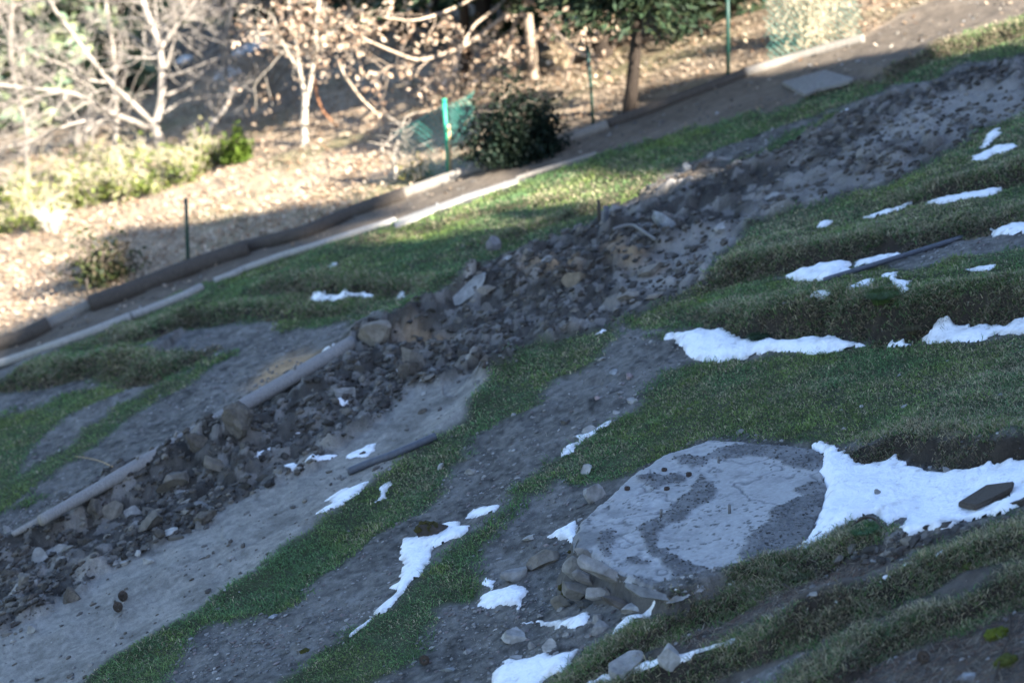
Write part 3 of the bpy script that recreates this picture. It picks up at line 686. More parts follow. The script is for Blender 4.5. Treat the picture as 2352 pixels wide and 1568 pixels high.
def stone_col(V, seed, base, dust=0.25, mossy=0.0):
    r = np.random.default_rng(seed)
    n = np.zeros(len(V))
    for k in range(6):
        n += np.sin(V @ (r.normal(size=3) * (2 + 2 * k)) + r.uniform(0, 6)) / (1 + .5 * k)
    c = np.array(base)[None] * (1 + .10 * n[:, None])
    return np.clip(c, .01, .9)
def rock(name, px, py, wpx, hpx, seed, base=(.22, .215, .205), label=None, cat='stone', group=None, m='rock', sub=3, flat=.55, depth=.75, rz=0.0, rx=0.0, ry=0.0, planes=10, cut=(.38, .8), rough=.03, lump=0.0, sink=.25, parent=None):
    """a stone whose picture is about wpx by hpx photo pixels, standing where the photo has it"""
    p = G(px, py + hpx * .35); k = pxm(p[1]); a = wpx * k / 2
    V, F = rock_mesh(seed, sub, planes, cut, rough, lump)
    V = V / np.abs(V).max(0)
    sz = max(.25 * a, hpx * k * flat)
    V = V * np.array((a, a * depth, sz)); V = V @ rotm(rz, rx, ry).T @ TILT.T
    C = stone_col(V / a, seed, base)
    o = mesh_obj(name, V, F, MAT[m], parent, C, False)
    o.location = (p[0], p[1], p[2] + sz * (.5 - sink))
    if parent is None: tag(o, label, cat, group)
    return o
GREY = (.23, .225, .215); PALE = (.29, .285, .27); DARK = (.10, .095, .09); TAN = (.19, .168, .14); PINK = (.27, .21, .20); MUD = (.10, .088, .074); DUST = (.15, .136, .115)
R_ = [
 # foreground boulders
 ('rock',1178,1310,78,52,1,GREY,'angular grey rock with moss on its foot in front of the slab',.55,.8,.3),
 ('rock',1245,1268,92,62,2,DUST,'broad dirt coated rock behind the angular mossy one',.5,.9,-.2),
 ('rock',1215,1232,36,20,3,PALE,'small pale flat rock behind the dirt coated rock',.4,.8,.2),
 ('rock',1366,1128,58,58,4,PALE,'pale block leaning on the left rim of the slab',.6,.8,.5),
 ('rock',1345,1076,38,26,5,PALE,'pale jagged stone on the grass above the slab rim',.6,.8,.2),
 ('rock',1080,1080,32,20,6,GREY,'rounded grey stone in the gravel strip',.6,.8,.1),
 ('rock',1012,1070,26,16,7,PALE,'slim pale stone on the middle grass verge',.5,.7,.8),
 ('rock',1178,1450,84,56,8,PALE,'largest light boulder in the lower dirt',.6,.8,-.3),
 ('rock',1264,1478,42,34,9,PALE,'tall pale wedge right of the largest light boulder',.6,.5,.7),
 ('rock',1222,1480,22,26,10,GREY,'small upright grey stone between boulder and wedge',.6,.5,.2),
 ('rock',1188,1506,34,20,11,PALE,'pale rounded stone at the top of the bottom snow patch',.6,.9,.2),
 ('rock',1028,1533,40,18,12,(.2,.215,.22),'smooth bluish flat stone near the bottom edge',.5,.7,-.1),
 ('rock',1078,1490,32,16,13,GREY,'low grey stone left of the largest light boulder',.5,.8,.3),
 ('rock',1300,1416,36,20,14,GREY,'grey stone at the upper rim of the curved snow patch',.6,.8,.2),
 ('rock',1370,1413,40,28,15,GREY,'grey stone at the right tip of the curved snow patch',.6,.8,.3),
 ('rock',1378,1434,54,36,16,GREY,'long tilted stone below the right tip of the curved snow patch',.55,.6,.6),
 ('rock',1457,1389,70,26,17,PALE,'flat pale stone under the slab beside the turf ridge',.45,.8,0),
 ('rock',1540,1490,70,72,18,PALE,'tall pale boulder set in the turf ridge near the bottom',.6,.7,.5),
 ('rock',1446,1520,110,46,19,GREY,'long grey boulder half buried in the turf ridge',.6,.8,.3),
 ('rock',1462,1506,42,30,20,PALE,'pale knob on top of the long buried boulder',.6,.8,.2),
 ('rock',1300,1455,24,14,21,GREY,'little grey stone under the curved snow patch',.6,.8,.2),
 ('rock',1240,1412,18,12,22,GREY,'little stone left of the curved snow patch',.6,.8,.2),
 ('rock',2016,1132,22,26,23,GREY,'narrow grey stone stuck in the dark turf face above the snow',.7,.6,.5),
 ('rock',2176,1080,18,26,24,GREY,'upright dark stone in the turf face at the snow edge',.7,.6,.5),
 # rubble, left heap
 ('rock',390,1100,100,58,31,DUST,'biggest tan earth slab on top of the left rubble heap',.55,.8,.5),
 ('rock',228,1165,56,56,32,MUD,'dark blocky clod at the upper rim of the left rubble heap',.7,.8,.2),
 ('rock',262,1165,54,52,33,DUST,'grey faceted block next to the dark blocky clod',.7,.7,.5),
 ('rock',300,1168,44,44,34,GREY,'upright stone right of the faceted block',.7,.7,.5),
 ('rock',345,1190,84,48,35,DUST,'rounded dusty mound stone in the middle of the left heap',.55,.8,.1),
 ('rock',385,1219,58,24,36,PALE,'pale flat slab stone low in the left rubble heap',.4,.6,.25),
 ('rock',470,1187,66,30,37,MUD,'dark crumbly clod at the right tip of the left heap',.6,.8,.1),
 ('rock',338,1284,36,22,38,PALE,'pale pebble shaped stone at the edge of the sand',.6,.8,.1),
 ('rock',314,1268,24,16,39,PALE,'pale stone in the little row at the heap foot',.6,.8,.1),
 ('rock',288,1290,22,17,40,PALE,'pale stone left of the pebble shaped one',.6,.8,.4),
 ('rock',268,1291,22,13,41,GREY,'leftmost stone of the little row at the heap foot',.6,.8,.1),
 ('rock',130,1262,70,36,42,GREY,'long grey stone in the left rubble near the edge',.55,.7,-.3),
 ('rock',85,1275,60,40,43,GREY,'rounded grey stone left of the long grey one',.6,.8,.1),
 ('rock',160,1362,54,44,44,MUD,'dark muddy boulder at the lower rim of the left heap',.65,.8,.2),
 ('rock',73,1442,34,26,45,PALE,'pale stone at the lower left corner of the heap',.65,.8,.2),
 ('rock',54,1330,50,40,46,DUST,'dusty stone at the left frame edge in the heap',.6,.8,.2),
 ('rock',16,1214,22,28,47,PALE,'smooth pale stone left of the buried log end',.7,.8,.2),
 ('rock',500,1060,48,56,48,DUST,'leaning pointed slab in the rubble below the log',.75,.5,.9),
 ('rock',425,1150,40,22,49,PALE,'light stone showing between clods in the left heap',.5,.7,.2),
 ('rock',415,1128,46,18,50,GREY,'grey flat stone just below the biggest tan slab',.5,.7,.2),
 # rubble, middle
 ('earth_clod',545,962,96,80,51,MUD,'big round mud clod sitting on the long log',.75,.9,.1),
 ('earth_clod',450,1010,62,52,52,MUD,'dark mud clod covering the log left of the big round one',.7,.8,.1),
 ('rock',796,895,54,46,53,GREY,'tilted grey plank stone standing in the rubble',.7,.4,.9),
 ('rock',890,813,36,26,54,GREY,'grey flat stone on the middle rubble',.5,.8,.2),
 ('rock',945,812,56,52,55,DUST,'dusty pyramid shaped block in the middle rubble',.75,.8,.3),
 ('rock',940,842,60,62,56,MUD,'dark leaning block under the pyramid shaped one',.7,.7,.7),
 ('rock',985,865,46,20,57,DUST,'low dusty stone right of the dark leaning block',.5,.8,.2),
 ('rock',865,765,90,60,58,TAN,'brown earth block at the head of the log',.7,.8,.2),
 ('rock',1080,650,130,52,59,GREY,'large flat grey slab stone on top of the rubble',.35,.8,.45),
 ('rock',1112,658,64,26,60,TAN,'tan tilted flagstone on the large grey slab',.4,.6,.35),
 ('rock',1318,630,62,44,61,(.18,.145,.10),'ochre sandy boulder beside the ochre sun fleck',.65,.8,.2),
 ('rock',1495,615,70,36,62,TAN,'tan flat boulder in the upper rubble',.5,.8,.2),
 ('rock',1442,668,58,26,63,TAN,'tan flagstone near the grass tip',.35,.8,.1),
 ('rock',1500,674,52,26,64,TAN,'tan leaning flagstone right of the other near the grass tip',.4,.6,.35),
 ('rock',1520,502,64,50,65,(.22,.235,.245),'large smooth blue grey boulder in the upper rubble',.7,.8,-.2),
 ('rock',1136,560,38,36,66,(.2,.19,.19),'round grey boulder on the edge of the far lawn',.75,.9,.1),
 ('rock',1540,585,26,17,67,DARK,'small black stone above the tan boulder',.6,.8,.2),
 ('rock',1580,382,26,22,68,GREY,'grey stone at the lawn edge above the rubble',.65,.8,.2),
 ('rock',1633,352,22,18,69,GREY,'lone grey stone on the upper lawn edge',.65,.8,.2),
 ('rock',1770,445,44,18,70,GREY,'flat grey stone in the sandy upper ground',.4,.7,.2),
 ('rock',1656,518,40,24,71,PALE,'pale stone right of the blue grey boulder',.5,.8,.2),
 ('rock',1165,590,26,12,72,PALE,'white flat stone at the lawn edge above the rubble',.5,.8,.2),
 ('rock',1255,592,30,14,73,PALE,'pale flat stone left of the ochre sun fleck',.5,.8,.2),
 ('rock',1190,840,0,0,0,None,None,0,0,0),
 # gravel strip
 ('rock',1450,917,30,18,81,PALE,'pale oval pebble stone near the big lawn in the gravel',.6,.8,.1),
 ('rock',1412,945,28,14,82,PALE,'pale stone at the lawn edge under the oval one',.5,.8,.1),
 ('rock',1370,912,20,12,83,PINK,'pinkish stone in the gravel strip',.6,.8,.1),
 ('rock',1410,853,22,14,84,(.22,.235,.25),'bluish stone high in the gravel strip',.6,.8,.1),
 ('rock',1443,862,24,16,85,PINK,'pink grey stone right of the bluish one',.6,.8,.1),
 ('rock',1356,985,42,22,86,PALE,'light stone at the bend of the crooked snow edge',.6,.8,.2),
 ('rock',1300,965,26,20,87,DARK,'dark brown clod in the gravel strip',.6,.8,.2),
 ('rock',1425,900,18,12,88,GREY,'small grey stone above the pale oval one',.6,.8,.2),
 ('rock',1380,823,26,11,89,PALE,'pale flat stone beside the end of the grass verge',.5,.8,.2),
 ('rock',975,900,18,12,90,PALE,'pale square stone at the head of the sand',.6,.8,.2),
 ('rock',970,942,26,12,91,MUD,'dark flat clod lying alone on the sand',.6,.8,.2),
 ('rock',627,1413,26,15,92,(.25,.26,.28),'light blue grey slate on the lower gravel',.3,.9,.2),
 ('rock',1180,950,18,10,93,GREY,'small stone in the upper part of the gravel strip',.5,.8,.2),
 ('rock',1700,990,22,16,94,GREY,'grey stone lying on the big lawn above the slab',.5,.8,.2),
 # right turf and lower right
 ('rock',2006,1284,24,14,95,GREY,'grey stone in the dirt between the turf ridges',.6,.8,.2),
 ('rock',1770,1413,26,12,96,PALE,'pale pebble stone low between the turf ridges',.5,.8,.2),
 ('rock',1868,1362,24,12,97,GREY,'grey pebble stone midway between the turf ridges',.5,.8,.2),
 ('rock',2215,1545,80,22,98,(.24,.25,.26),'flat bluish stone near the bottom right corner',.45,.8,.2),
 ('rock',2110,1405,0,0,0,None,None,0,0,0),
]
for (nm, px, py, wp, hp, sd, base, lab, fl, dp, rz) in R_:
    if not wp: continue
    clod = base in (MUD,) or nm == 'earth_clod'
    rock(nm, px, py, wp, hp, sd, base, lab, 'clod' if nm == 'earth_clod' else 'rock', m='clod' if clod else 'rock', sub=4 if wp > 40 else 3, flat=fl, depth=dp, ry=-rz * .5, rz=rz * .6,
         rough=.05 if clod else .028, lump=.03 if clod else .0, cut=(.38, .85) if clod else (.30, .75), planes=9)

# clods and broken stones of the rubble heaps
protos = {}
for k in range(12):
    V, F = rock_mesh(300 + k, 3, 8, (.30, .78), .07 if k % 2 else .035, .04 if k % 2 else 0)
    V = V / np.abs(V).max(0)
    base = [MUD, MUD, GREY, MUD, DUST, (.11,.095,.08), DARK, (.1,.092,.08), DUST, MUD, GREY, (.12,.11,.095)][k]
    o = mesh_obj('earth_clod' if k % 2 else 'broken_stone', V, F, MAT['clod' if k % 2 else 'rock'], None, stone_col(V, k, base), False)
    protos[k] = o
used_proto = set()
heaps = [
 ([(-20,1330),(25,1245),(190,1130),(300,1090),(420,1050),(540,1110),(470,1205),(360,1250),(270,1285),(210,1330),(100,1390),(0,1440)], 90, 'in the left heap below the log', .42),
 ([(430,1040),(560,970),(700,890),(820,830),(900,850),(900,930),(840,975),(770,1030),(640,1090),(540,1100)], 70, 'between the log and the upper sand', .36),
 ([(820,790),(900,735),(1000,700),(1080,660),(1200,660),(1240,700),(1200,780),(1090,840),(1000,880),(910,870),(860,830)], 60, 'in the heap under the large flat slab', .36),
 ([(1230,600),(1350,540),(1450,480),(1600,420),(1700,400),(1640,480),(1560,560),(1600,630),(1480,690),(1350,740),(1250,760),(1230,690)], 45, 'around the blue grey boulder', .34),
 ([(1700,380),(1850,310),(2000,260),(2250,200),(2340,200),(2340,250),(2150,330),(2000,390),(1800,440)], 35, 'in churned ground near the right edge', .30),
]
rng = np.random.default_rng(11)
smallP = []; smallS = []
for hp_, n, where, smax in heaps:
    P = wpoly(hp_); bb0 = P.min(0); bb1 = P.max(0)
    cnt = 0
    sizes = np.sort(np.concatenate([rng.uniform(.08, .15, n // 3) * smax / .36, rng.uniform(.045, .08, n - n // 3)]))[::-1]
    while cnt < n:
        q = rng.uniform(bb0, bb1)
        if not inpoly(P, q[:1], q[1:])[0]: continue
        k = int(rng.integers(12)); src = protos[k]
        if k in used_proto: o = src.copy(); COL.objects.link(o)
        else: o = src; used_proto.add(k)
        s_ = sizes[cnt] * rng.uniform(.8, 1.1) * .62
        o.scale = (s_ * rng.uniform(.8, 1.3), s_ * rng.uniform(.6, 1.1), s_ * (rng.uniform(.2, .4) if rng.uniform() < .4 else rng.uniform(.45, .85)))
        o.rotation_euler = (rng.uniform(-.5, .5), rng.uniform(-.6, .3), rng.uniform(0, 6.28))
        o.location = (q[0], q[1], float(gz(q[0], q[1])) + s_ * .02)
        if k % 2: tag(o, 'one of the crumbly earth clods ' + where, 'clod', 'earth clods ' + where)
        else: tag(o, 'one of the broken stones ' + where, 'stone', 'broken stones ' + where)
        cnt += 1
for k, o in protos.items():
    if k not in used_proto: bpy.data.objects.remove(o)

def scatter_stones(name, n, dens, smin, smax, cols, m, label, pw=3.0, seed=1, flat=.6, sub=1):
    """countless small stones: one object"""
    r = np.random.default_rng(seed)
    N0 = n * 14
    y = 14.4 * (60 / 14.4) ** r.uniform(0, 1, N0); x = y * r.uniform(-.2, .2, N0)
    p = dens(x, y); keep = np.nonzero(r.uniform(0, 1, N0) < p)[0][:n]
    x = x[keep]; y = y[keep]; n = len(x)
    V0, F0 = ICO[sub]
    s = (smin + (smax - smin) * r.uniform(0, 1, n) ** pw)
    sc = np.stack([s * r.uniform(.7, 1.4, n), s * r.uniform(.6, 1.0, n), s * flat * r.uniform(.6, 1.2, n)], -1)
    J = V0[None] * (1 + .28 * r.normal(size=(n, len(V0), 1)).clip(-1.5, 1.5))
    V = J * sc[:, None]
    a = r.uniform(0, 6.28, n); ca, sa = np.cos(a)[:, None], np.sin(a)[:, None]
    Vx = V[..., 0] * ca - V[..., 1] * sa; Vy = V[..., 0] * sa + V[..., 1] * ca
    V = np.stack([Vx + x[:, None], Vy + y[:, None], V[..., 2] + SLOPE * Vx + (gz(x, y) + .2 * s)[:, None]], -1).reshape(-1, 3)
    F = (F0[None] + (np.arange(n) * len(V0))[:, None, None]).reshape(-1, 3)
    c = np.array(cols)[r.integers(len(cols), size=n)] * r.uniform(.65, 1.3, (n, 1))
    return tag(mesh_obj(name, V, F, MAT[m], None, np.repeat(c, len(V0), 0), False), label, None, None, 'stuff')
b_ = lambda A: (lambda x, y: bil(A, x, y))
M_bare = np.clip(1 - np.maximum.reduce([M_wood, M_path, M_sand, M_mud, M_grass]), 0, 1) * (1 - SNOWM) * (1 - _in) * (1 - blur(np.clip(FACE * 1.5, 0, 1), 2)) * (1 - .8 * np.maximum(inpoly(wpoly(P_LIT), XX, YY), inpoly(wpoly(P_LIT2), XX, YY)))
scatter_stones('gravel', 36000, lambda x, y: bil(M_bare, x, y) * (.25 + .75 * sst(-.3, .4, fbm(x, y, .8, 3, 141))), .006, .026, [(.17, .166, .16), (.20, .196, .19), (.13, .126, .12), (.26, .255, .245), (.17, .145, .14)], 'rock', 'loose grey gravel on the bare strips', 2.8, 21)
scatter_stones('rubble', 18000, lambda x, y: bil(M_mud, x, y) * (1 - .35 * bil(M_sand2, x, y)) * (.2 + .8 * sst(-.3, .4, fbm(x, y, .6, 3, 142))), .008, .06, [MUD, MUD, DARK, DUST, (.07, .06, .052), (.05, .045, .04), (.05, .045, .038), (.13, .122, .11)], 'clod', 'crumbled earth and stone chips of the rubble heaps', 2.8, 22, .7)
scatter_stones('sand_grit', 5200, lambda x, y: np.maximum(bil(M_sand, x, y) * (.10 + .6 * (fbm(x, y, .45, 3, 143) > .38)), .3 * bil(M_path, x, y)), .008, .04, [MUD, DARK, GREY, DUST, (.1, .09, .08)], 'clod', 'crumbs of earth and grit on sand and path', 4.0, 23, .7)
scatter_stones('turf_stone_chip', 700, lambda x, y: bil(M_grass, x, y) * (1 - bil(SNOWM, x, y)) * .12, .008, .03, [GREY, PALE, (.2, .19, .17)], 'rock', 'small stone chips lying in the turf', 3.0, 24)

# ------------------------------------------------------------------ the round concrete slab
slab = tag(empty('concrete_slab', SLAB.mean(0)), 'round cracked concrete slab with dark grit bands and steel pins', 'slab')
S0 = np.array(slab.location)
x0, y0 = SLAB[:, :2].min(0) - .1; x1, y1 = SLAB[:, :2].max(0) + .1
st = .014
X, Y = np.meshgrid(np.arange(x0, x1, st), np.arange(y0, y1, st * 1.4))
def sl_poly(pts): return np.array([slab_hit(*p)[:2] for p in cF(pts)])
xw = X + .035 * fbm(X, Y, .22, 4, 151); yw = Y + .06 * fbm(X, Y, .25, 4, 152)
P2 = SLAB[:, :2]
ds = np.where(inpoly(P2, xw, yw), 1, -1) * edge_dist(P2, xw, yw)
drk = np.zeros(X.shape)
for pl in ([(1640,1000),(1700,930),(1850,790),(1920,700),(2050,630),(2150,600),(2030,550),(2190,490),(2400,540),(2400,900),(2100,1100),(1740,1140),(1660,1080)],
           [(1400,290),(1500,250),(1700,215),(1900,210),(2150,225),(2340,260),(2300,380),(2200,420),(2080,390),(1980,345),(1850,322),(1750,310),(1600,320),(1500,330),(1420,340),(1380,370),(1290,380),(1350,440),(1440,490),(1480,540),(1440,600),(1420,650),(1330,680),(1280,750),(1200,790),(1050,830),(1010,900),(1030,980),(1150,1030),(1250,1090),(1300,1130),(1400,1140),(1430,1170),(1300,1190),(1250,1240),(1120,1200),(1080,1130),(950,1000),(900,900),(870,850),(900,800),(1000,780),(1080,720),(1160,640),(1250,560),(1320,480),(1310,420),(1260,380),(1180,370),(1160,310),(1280,280)],
           [(860,460),(1000,440),(1250,440),(1230,500),(1060,520),(1000,560),(930,510)],
           [(600,880),(720,850),(690,920),(680,1000),(660,1080),(600,1010),(570,960)],
           [(780,1060),(850,1050),(950,1100),(920,1130),(830,1110)],
           [(800,1170),(900,1225),(1000,1250),(1250,1240),(1430,1190),(1500,1240),(1000,1345),(880,1270)]):
    q = sl_poly(pl); drk = np.maximum(drk, inpoly(q, xw + .05 * fbm(X, Y, .12, 4, 153), yw + .08 * fbm(X, Y, .13, 4, 154)))
drk = blur(drk, 3); drk = np.clip(sst(.1, .95, drk + .38 * fbm(X, Y, .14, 5, 168)) , 0, 1) * (.72 + .28 * sst(-.3, .3, fbm(X, Y, .3, 4, 174)))
pit = sst(.5, .75, fbm(X, Y, .06, 3, 169)); crk = sst(.03, .0, np.abs(fbm(X, Y, .9, 4, 170)))
spk = sst(.30, .5, fbm(X, Y, .045, 3, 155)) * sst(-.5, .3, fbm(X, Y, .5, 2, 156))
cl, cv = cell(X, Y, .28, 157)
chip = sst(.25, .6, fbm(X, Y, .2, 5, 158))
left = sst(.7, .25, (X - x0) / (x1 - x0))
Zs = slab_z(X, Y) + .010 * fbm(X, Y, .5, 4, 159) + (.018 * fbm(X, Y, .16, 5, 160) - .016 * chip) * left + .012 * drk - .008 * pit - .012 * crk + drk * .006 * fbm(X, Y, .02, 2, 161) - .05 * (1 - sst(0, .05, ds))
clight = np.array((.35, .345, .335)) * (1 + .12 * fbm(X, Y, .3, 5, 162)[..., None] + .10 * fbm(X, Y, .04, 3, 163)[..., None])
clight = clight * (1 - .75 * spk[..., None]) * (1 - .45 * crk[..., None]) * (1 - .25 * pit[..., None]) * (1 - .45 * sst(.0, .6, fbm(X, Y, .6, 5, 173)))[..., None] * (1 - (.3 * chip * left)[..., None]) + np.array((.09, .09, .088)) * (left * sst(.2, .7, fbm(X, Y, .3, 4, 166)))[..., None]
cdark = np.array((.125, .122, .12)) * (1 + .5 * fbm(X, Y, .03, 3, 164)[..., None])
Cs = clight * (1 - drk[..., None]) + cdark * drk[..., None]
keep = ds > -.012
k = keep[:-1, :-1] & keep[1:, :-1] & keep[:-1, 1:] & keep[1:, 1:]
id_ = np.arange(X.size).reshape(X.shape)
q = np.stack([id_[:-1, :-1], id_[:-1, 1:], id_[1:, 1:], id_[1:, :-1]], -1)[k]
u, inv = np.unique(q.ravel(), return_inverse=True)
mesh_obj('slab_top', np.stack([X, Y, Zs], -1).reshape(-1, 3)[u] - S0, inv.reshape(-1, 4), MAT['slab'], slab, np.clip(Cs, .01, .9).reshape(-1, 3)[u], True)
# grit lying in the dark bands
gr_ = np.random.default_rng(31); ok = np.argwhere((drk > .2) & (ds > .03)); ok = ok[gr_.integers(len(ok), size=2600)]
V0, F0 = ICO[1]; s_ = .003 + .010 * gr_.uniform(0, 1, len(ok)) ** 3
P_ = np.stack([X[ok[:, 0], ok[:, 1]], Y[ok[:, 0], ok[:, 1]], Zs[ok[:, 0], ok[:, 1]] + .3 * s_], -1) + gr_.normal(0, .006, (len(ok), 3)) * (1, 1, 0)
Vg_ = P_[:, None] + V0[None] * (1 + .3 * gr_.normal(size=(len(ok), len(V0), 1)).clip(-1, 1)) * s_[:, None, None] * np.array((1.2, 1, .7))
cg_ = np.array((.12, .118, .115)) * gr_.uniform(.4, 1.7, (len(ok), 1))
tag(mesh_obj('grit', Vg_.reshape(-1, 3) - S0, (F0[None] + (np.arange(len(ok)) * len(V0))[:, None, None]).reshape(-1, 3), MAT['rock'], slab, np.repeat(cg_, len(V0), 0)), kind='stuff')
# rough side wall
n = 420
cl_ = np.vstack([P2, P2[:1]]); sg = np.concatenate([[0], np.cumsum(np.hypot(*np.diff(cl_, axis=0).T))])
tt = np.linspace(0, sg[-1], n, endpoint=False)
ex = np.interp(tt, sg, cl_[:, 0]); ey = np.interp(tt, sg, cl_[:, 1])
ctr = P2.mean(0); rows = 9; Vw = []
for r_ in range(rows):
    f = r_ / (rows - 1); push = .03 * fbm(tt, np.full(n, f * .6), .14, 4, 171) - .03 + .22 * f
    dx = ex - ctr[0]; dy = ey - ctr[1]; L = np.hypot(dx, dy)
    Vw.append(np.stack([ex + dx / L * push, ey + dy / L * push, slab_z(ex, ey) - .012 - f * .55], -1))
Vw = np.concatenate(Vw)
ia = np.arange(n); ib = (ia + 1) % n
Fw = np.concatenate([np.stack([r_ * n + ia, (r_ + 1) * n + ia, (r_ + 1) * n + ib, r_ * n + ib], -1) for r_ in range(rows - 1)])
wc = np.array((.085, .08, .074)) * (1 + .35 * fbm(np.tile(tt, rows), np.repeat(np.arange(rows) * .08, n), .2, 4, 172)[:, None])
mesh_obj('slab_side', Vw - S0, Fw, MAT['rock'], slab, wc, True)
_ch = cF([(390,985),(480,1010),(560,1050),(650,1130),(780,1210),(900,1275),(1000,1325),(1100,1350),(1180,1345)])
EDGE = np.array([(x, y, slab_hit(x, y)[1]) for x, y in _ch])
def wall_stone(cx, cy, wc_, hc, seed, base, rz, ry, out=.06, depth=.5):
    (px, py), = cF([(cx, cy)]); foot = G(px, py + 30)
    ey_ = np.interp(px, EDGE[:, 0], EDGE[:, 1]); Yd = np.interp(px, EDGE[:, 0], EDGE[:, 2]) - .15 - max(0, py - ey_) * pxm(24) * .36
    p = at(px, py, Yd - out); kk = pxm(Yd) * .3049
    V, F = rock_mesh(seed, 4, 16, (.45, .85), .022); V = V / np.abs(V).max(0)
    V = V * np.array((wc_ * kk * .58, wc_ * kk * .5 * depth, hc * kk * .6)) @ rotm(rz, 0, ry).T
    o = mesh_obj('wall_stone', V + p - S0, F, MAT['rock'], slab, stone_col(V * 4, seed, base), False)
for a in ((470,1030,150,90,401,(.25,.245,.235),.2,.5),(620,1165,400,120,402,(.24,.235,.225),.1,.52),(960,1335,330,75,403,(.2,.2,.19),-.05,.25),(400,1140,150,150,404,(.23,.225,.21),.1,.5),(420,1310,230,150,405,(.19,.18,.165),.1,.45),(600,1335,200,110,406,(.21,.205,.195),0,.2),(480,1210,180,90,407,(.2,.19,.18),0,.5),(300,1400,140,130,408,(.15,.14,.12),0,.4),(720,1400,220,70,409,(.1,.09,.08),0,.2),(510,1420,200,60,410,(.09,.085,.075),0,.2)):
    wall_stone(*a)
mb = MB(); r = np.random.default_rng(7)
for (cx, cy, s_) in ((310,1290,60),(330,1340,55),(540,1100,34),(570,1105,26),(370,1020,28),(460,1210,28),(480,1290,26),(300,1370,45),(500,1390,40),(610,1440,40)):
    (px, py), = cF([(cx, cy)]); p = at(px, py, np.interp(px, EDGE[:, 0], EDGE[:, 2]) - .12 - max(0, py - np.interp(px, EDGE[:, 0], EDGE[:, 1])) * pxm(24) * .36); kk = pxm(p[1]) * .3049 * s_ / 2
    V, F = rock_mesh(int(cx + cy), 2, 4, (.8, .98), .12); mb.add(V * np.array((kk, kk * .7, kk)) + p - S0, F, np.array((.055, .05, .016)) * r.uniform(.7, 1.2))
mb.build('moss', MAT['moss'], slab)
mb = MB()
for (cx, cy, L_, r0) in ((1494,350,55,.012),(1060,760,70,.013),(1578,735,80,.014),(1090,1255,45,.011),(1755,1100,60,.013),(2268,330,40,.012)):
    (px, py), = cF([(cx, cy)]); p = slab_hit(px, py); kk = pxm(p[1]) * .3049
    m1 = MB(); tl = rng.normal(0, .05, 2)
    hgt = L_ * kk
    m1.tube([p + (0, 0, -.05), p + (tl[0] * hgt * .5, tl[1] * hgt, hgt * .5), p + (tl[0] * hgt, tl[1] * hgt, hgt)], [r0, r0 * .95, r0 * .9], 8)
    V = np.concatenate(m1.V) - S0
    mesh_obj('pin', V, [np.concatenate(f) for f in m1.F.values() if f], MAT['steel'], slab, None, True)
for (cx, cy) in ((1085,412),(806,552),(1104,556),(1270,445)):
    (px, py), = cF([(cx, cy)]); p = slab_hit(px, py); m1 = MB()
    for k in range(6):
        a0 = k * math.pi / 3; a1 = a0 + math.pi / 3
        c = [(math.cos(a) * rr, math.sin(a) * rr) for rr in (.026, .013) for a in (a0, a1)]
        V = [(c[i][0], c[i][1], z) for z in (-.01, .028) for i in range(4)]
        m1.add(np.array(V) + p - S0, np.array([[4, 5, 7, 6], [0, 1, 5, 4], [3, 2, 6, 7]]))
    m1.build('nut', MAT['rust'], slab)

# ------------------------------------------------------------------ logs, timbers and pipes
def line_thing(name, pxs, off, rad, m, label, cat, sides=9, bump=.0, straight=False, n=40, seed=0, parent=None):
    P = np.concatenate([hit([p[0]], [p[1]], off) for p in pxs])
    if straight:
        t = np.linspace(-1, 1, len(P)); A = np.stack([t * 0 + 1, t], -1)
        co, *_ = np.linalg.lstsq(A, P, rcond=None); P = A @ co
    L = np.concatenate([[0], np.cumsum(np.linalg.norm(np.diff(P, axis=0), axis=1))])
    ts = np.linspace(0, L[-1], n); Q = np.stack([np.interp(ts, L, P[:, i]) for i in range(3)], -1)
    if not straight:
        for _ in range(3): Q[1:-1] = (Q[:-2] + Q[1:-1] * 2 + Q[2:]) / 4
    c = Q.mean(0)
    rr = np.interp(np.linspace(0, 1, n), np.linspace(0, 1, len(np.atleast_1d(rad))), np.atleast_1d(rad))
    rr = rr * (1 + bump * fbm(ts, ts * 0 + seed, .4, 3, 181))
    mb = MB(); mb.tube(Q - c, rr, sides)
    o = mb.build(name, MAT[m], None, sides > 6); o.location = c
    if label: tag(o, label, cat)
    return o, Q
log, Q = line_thing('log', [(120,1178),(220,1128),(330,1062),(440,998),(600,905),(700,850),(820,785)], .075, [.06, .078, .085, .09], 'log', 'long weathered log lying half buried along the rubble', 'log', 12, .06, True, 60)
for f, L_ in ((.42, .10), (.80, .09), (.30, .05)):
    i = int(f * 59); mb = MB(); p = Q[i] - Q.mean(0)
    mb.tube([p + (0, .02, .05), p + (.01, .0, .09 + L_ * .3), p + (.03, -.01, .09 + L_ * .7)], [.022, .016, .009], 7)
    mb.build('knot', MAT['log'], log, True)
line_thing('log', [(30,1228),(60,1208),(100,1192)], .03, [.03, .045], 'log', 'buried tip of a pale log at the left edge', 'log', 10, .1, True, 16)
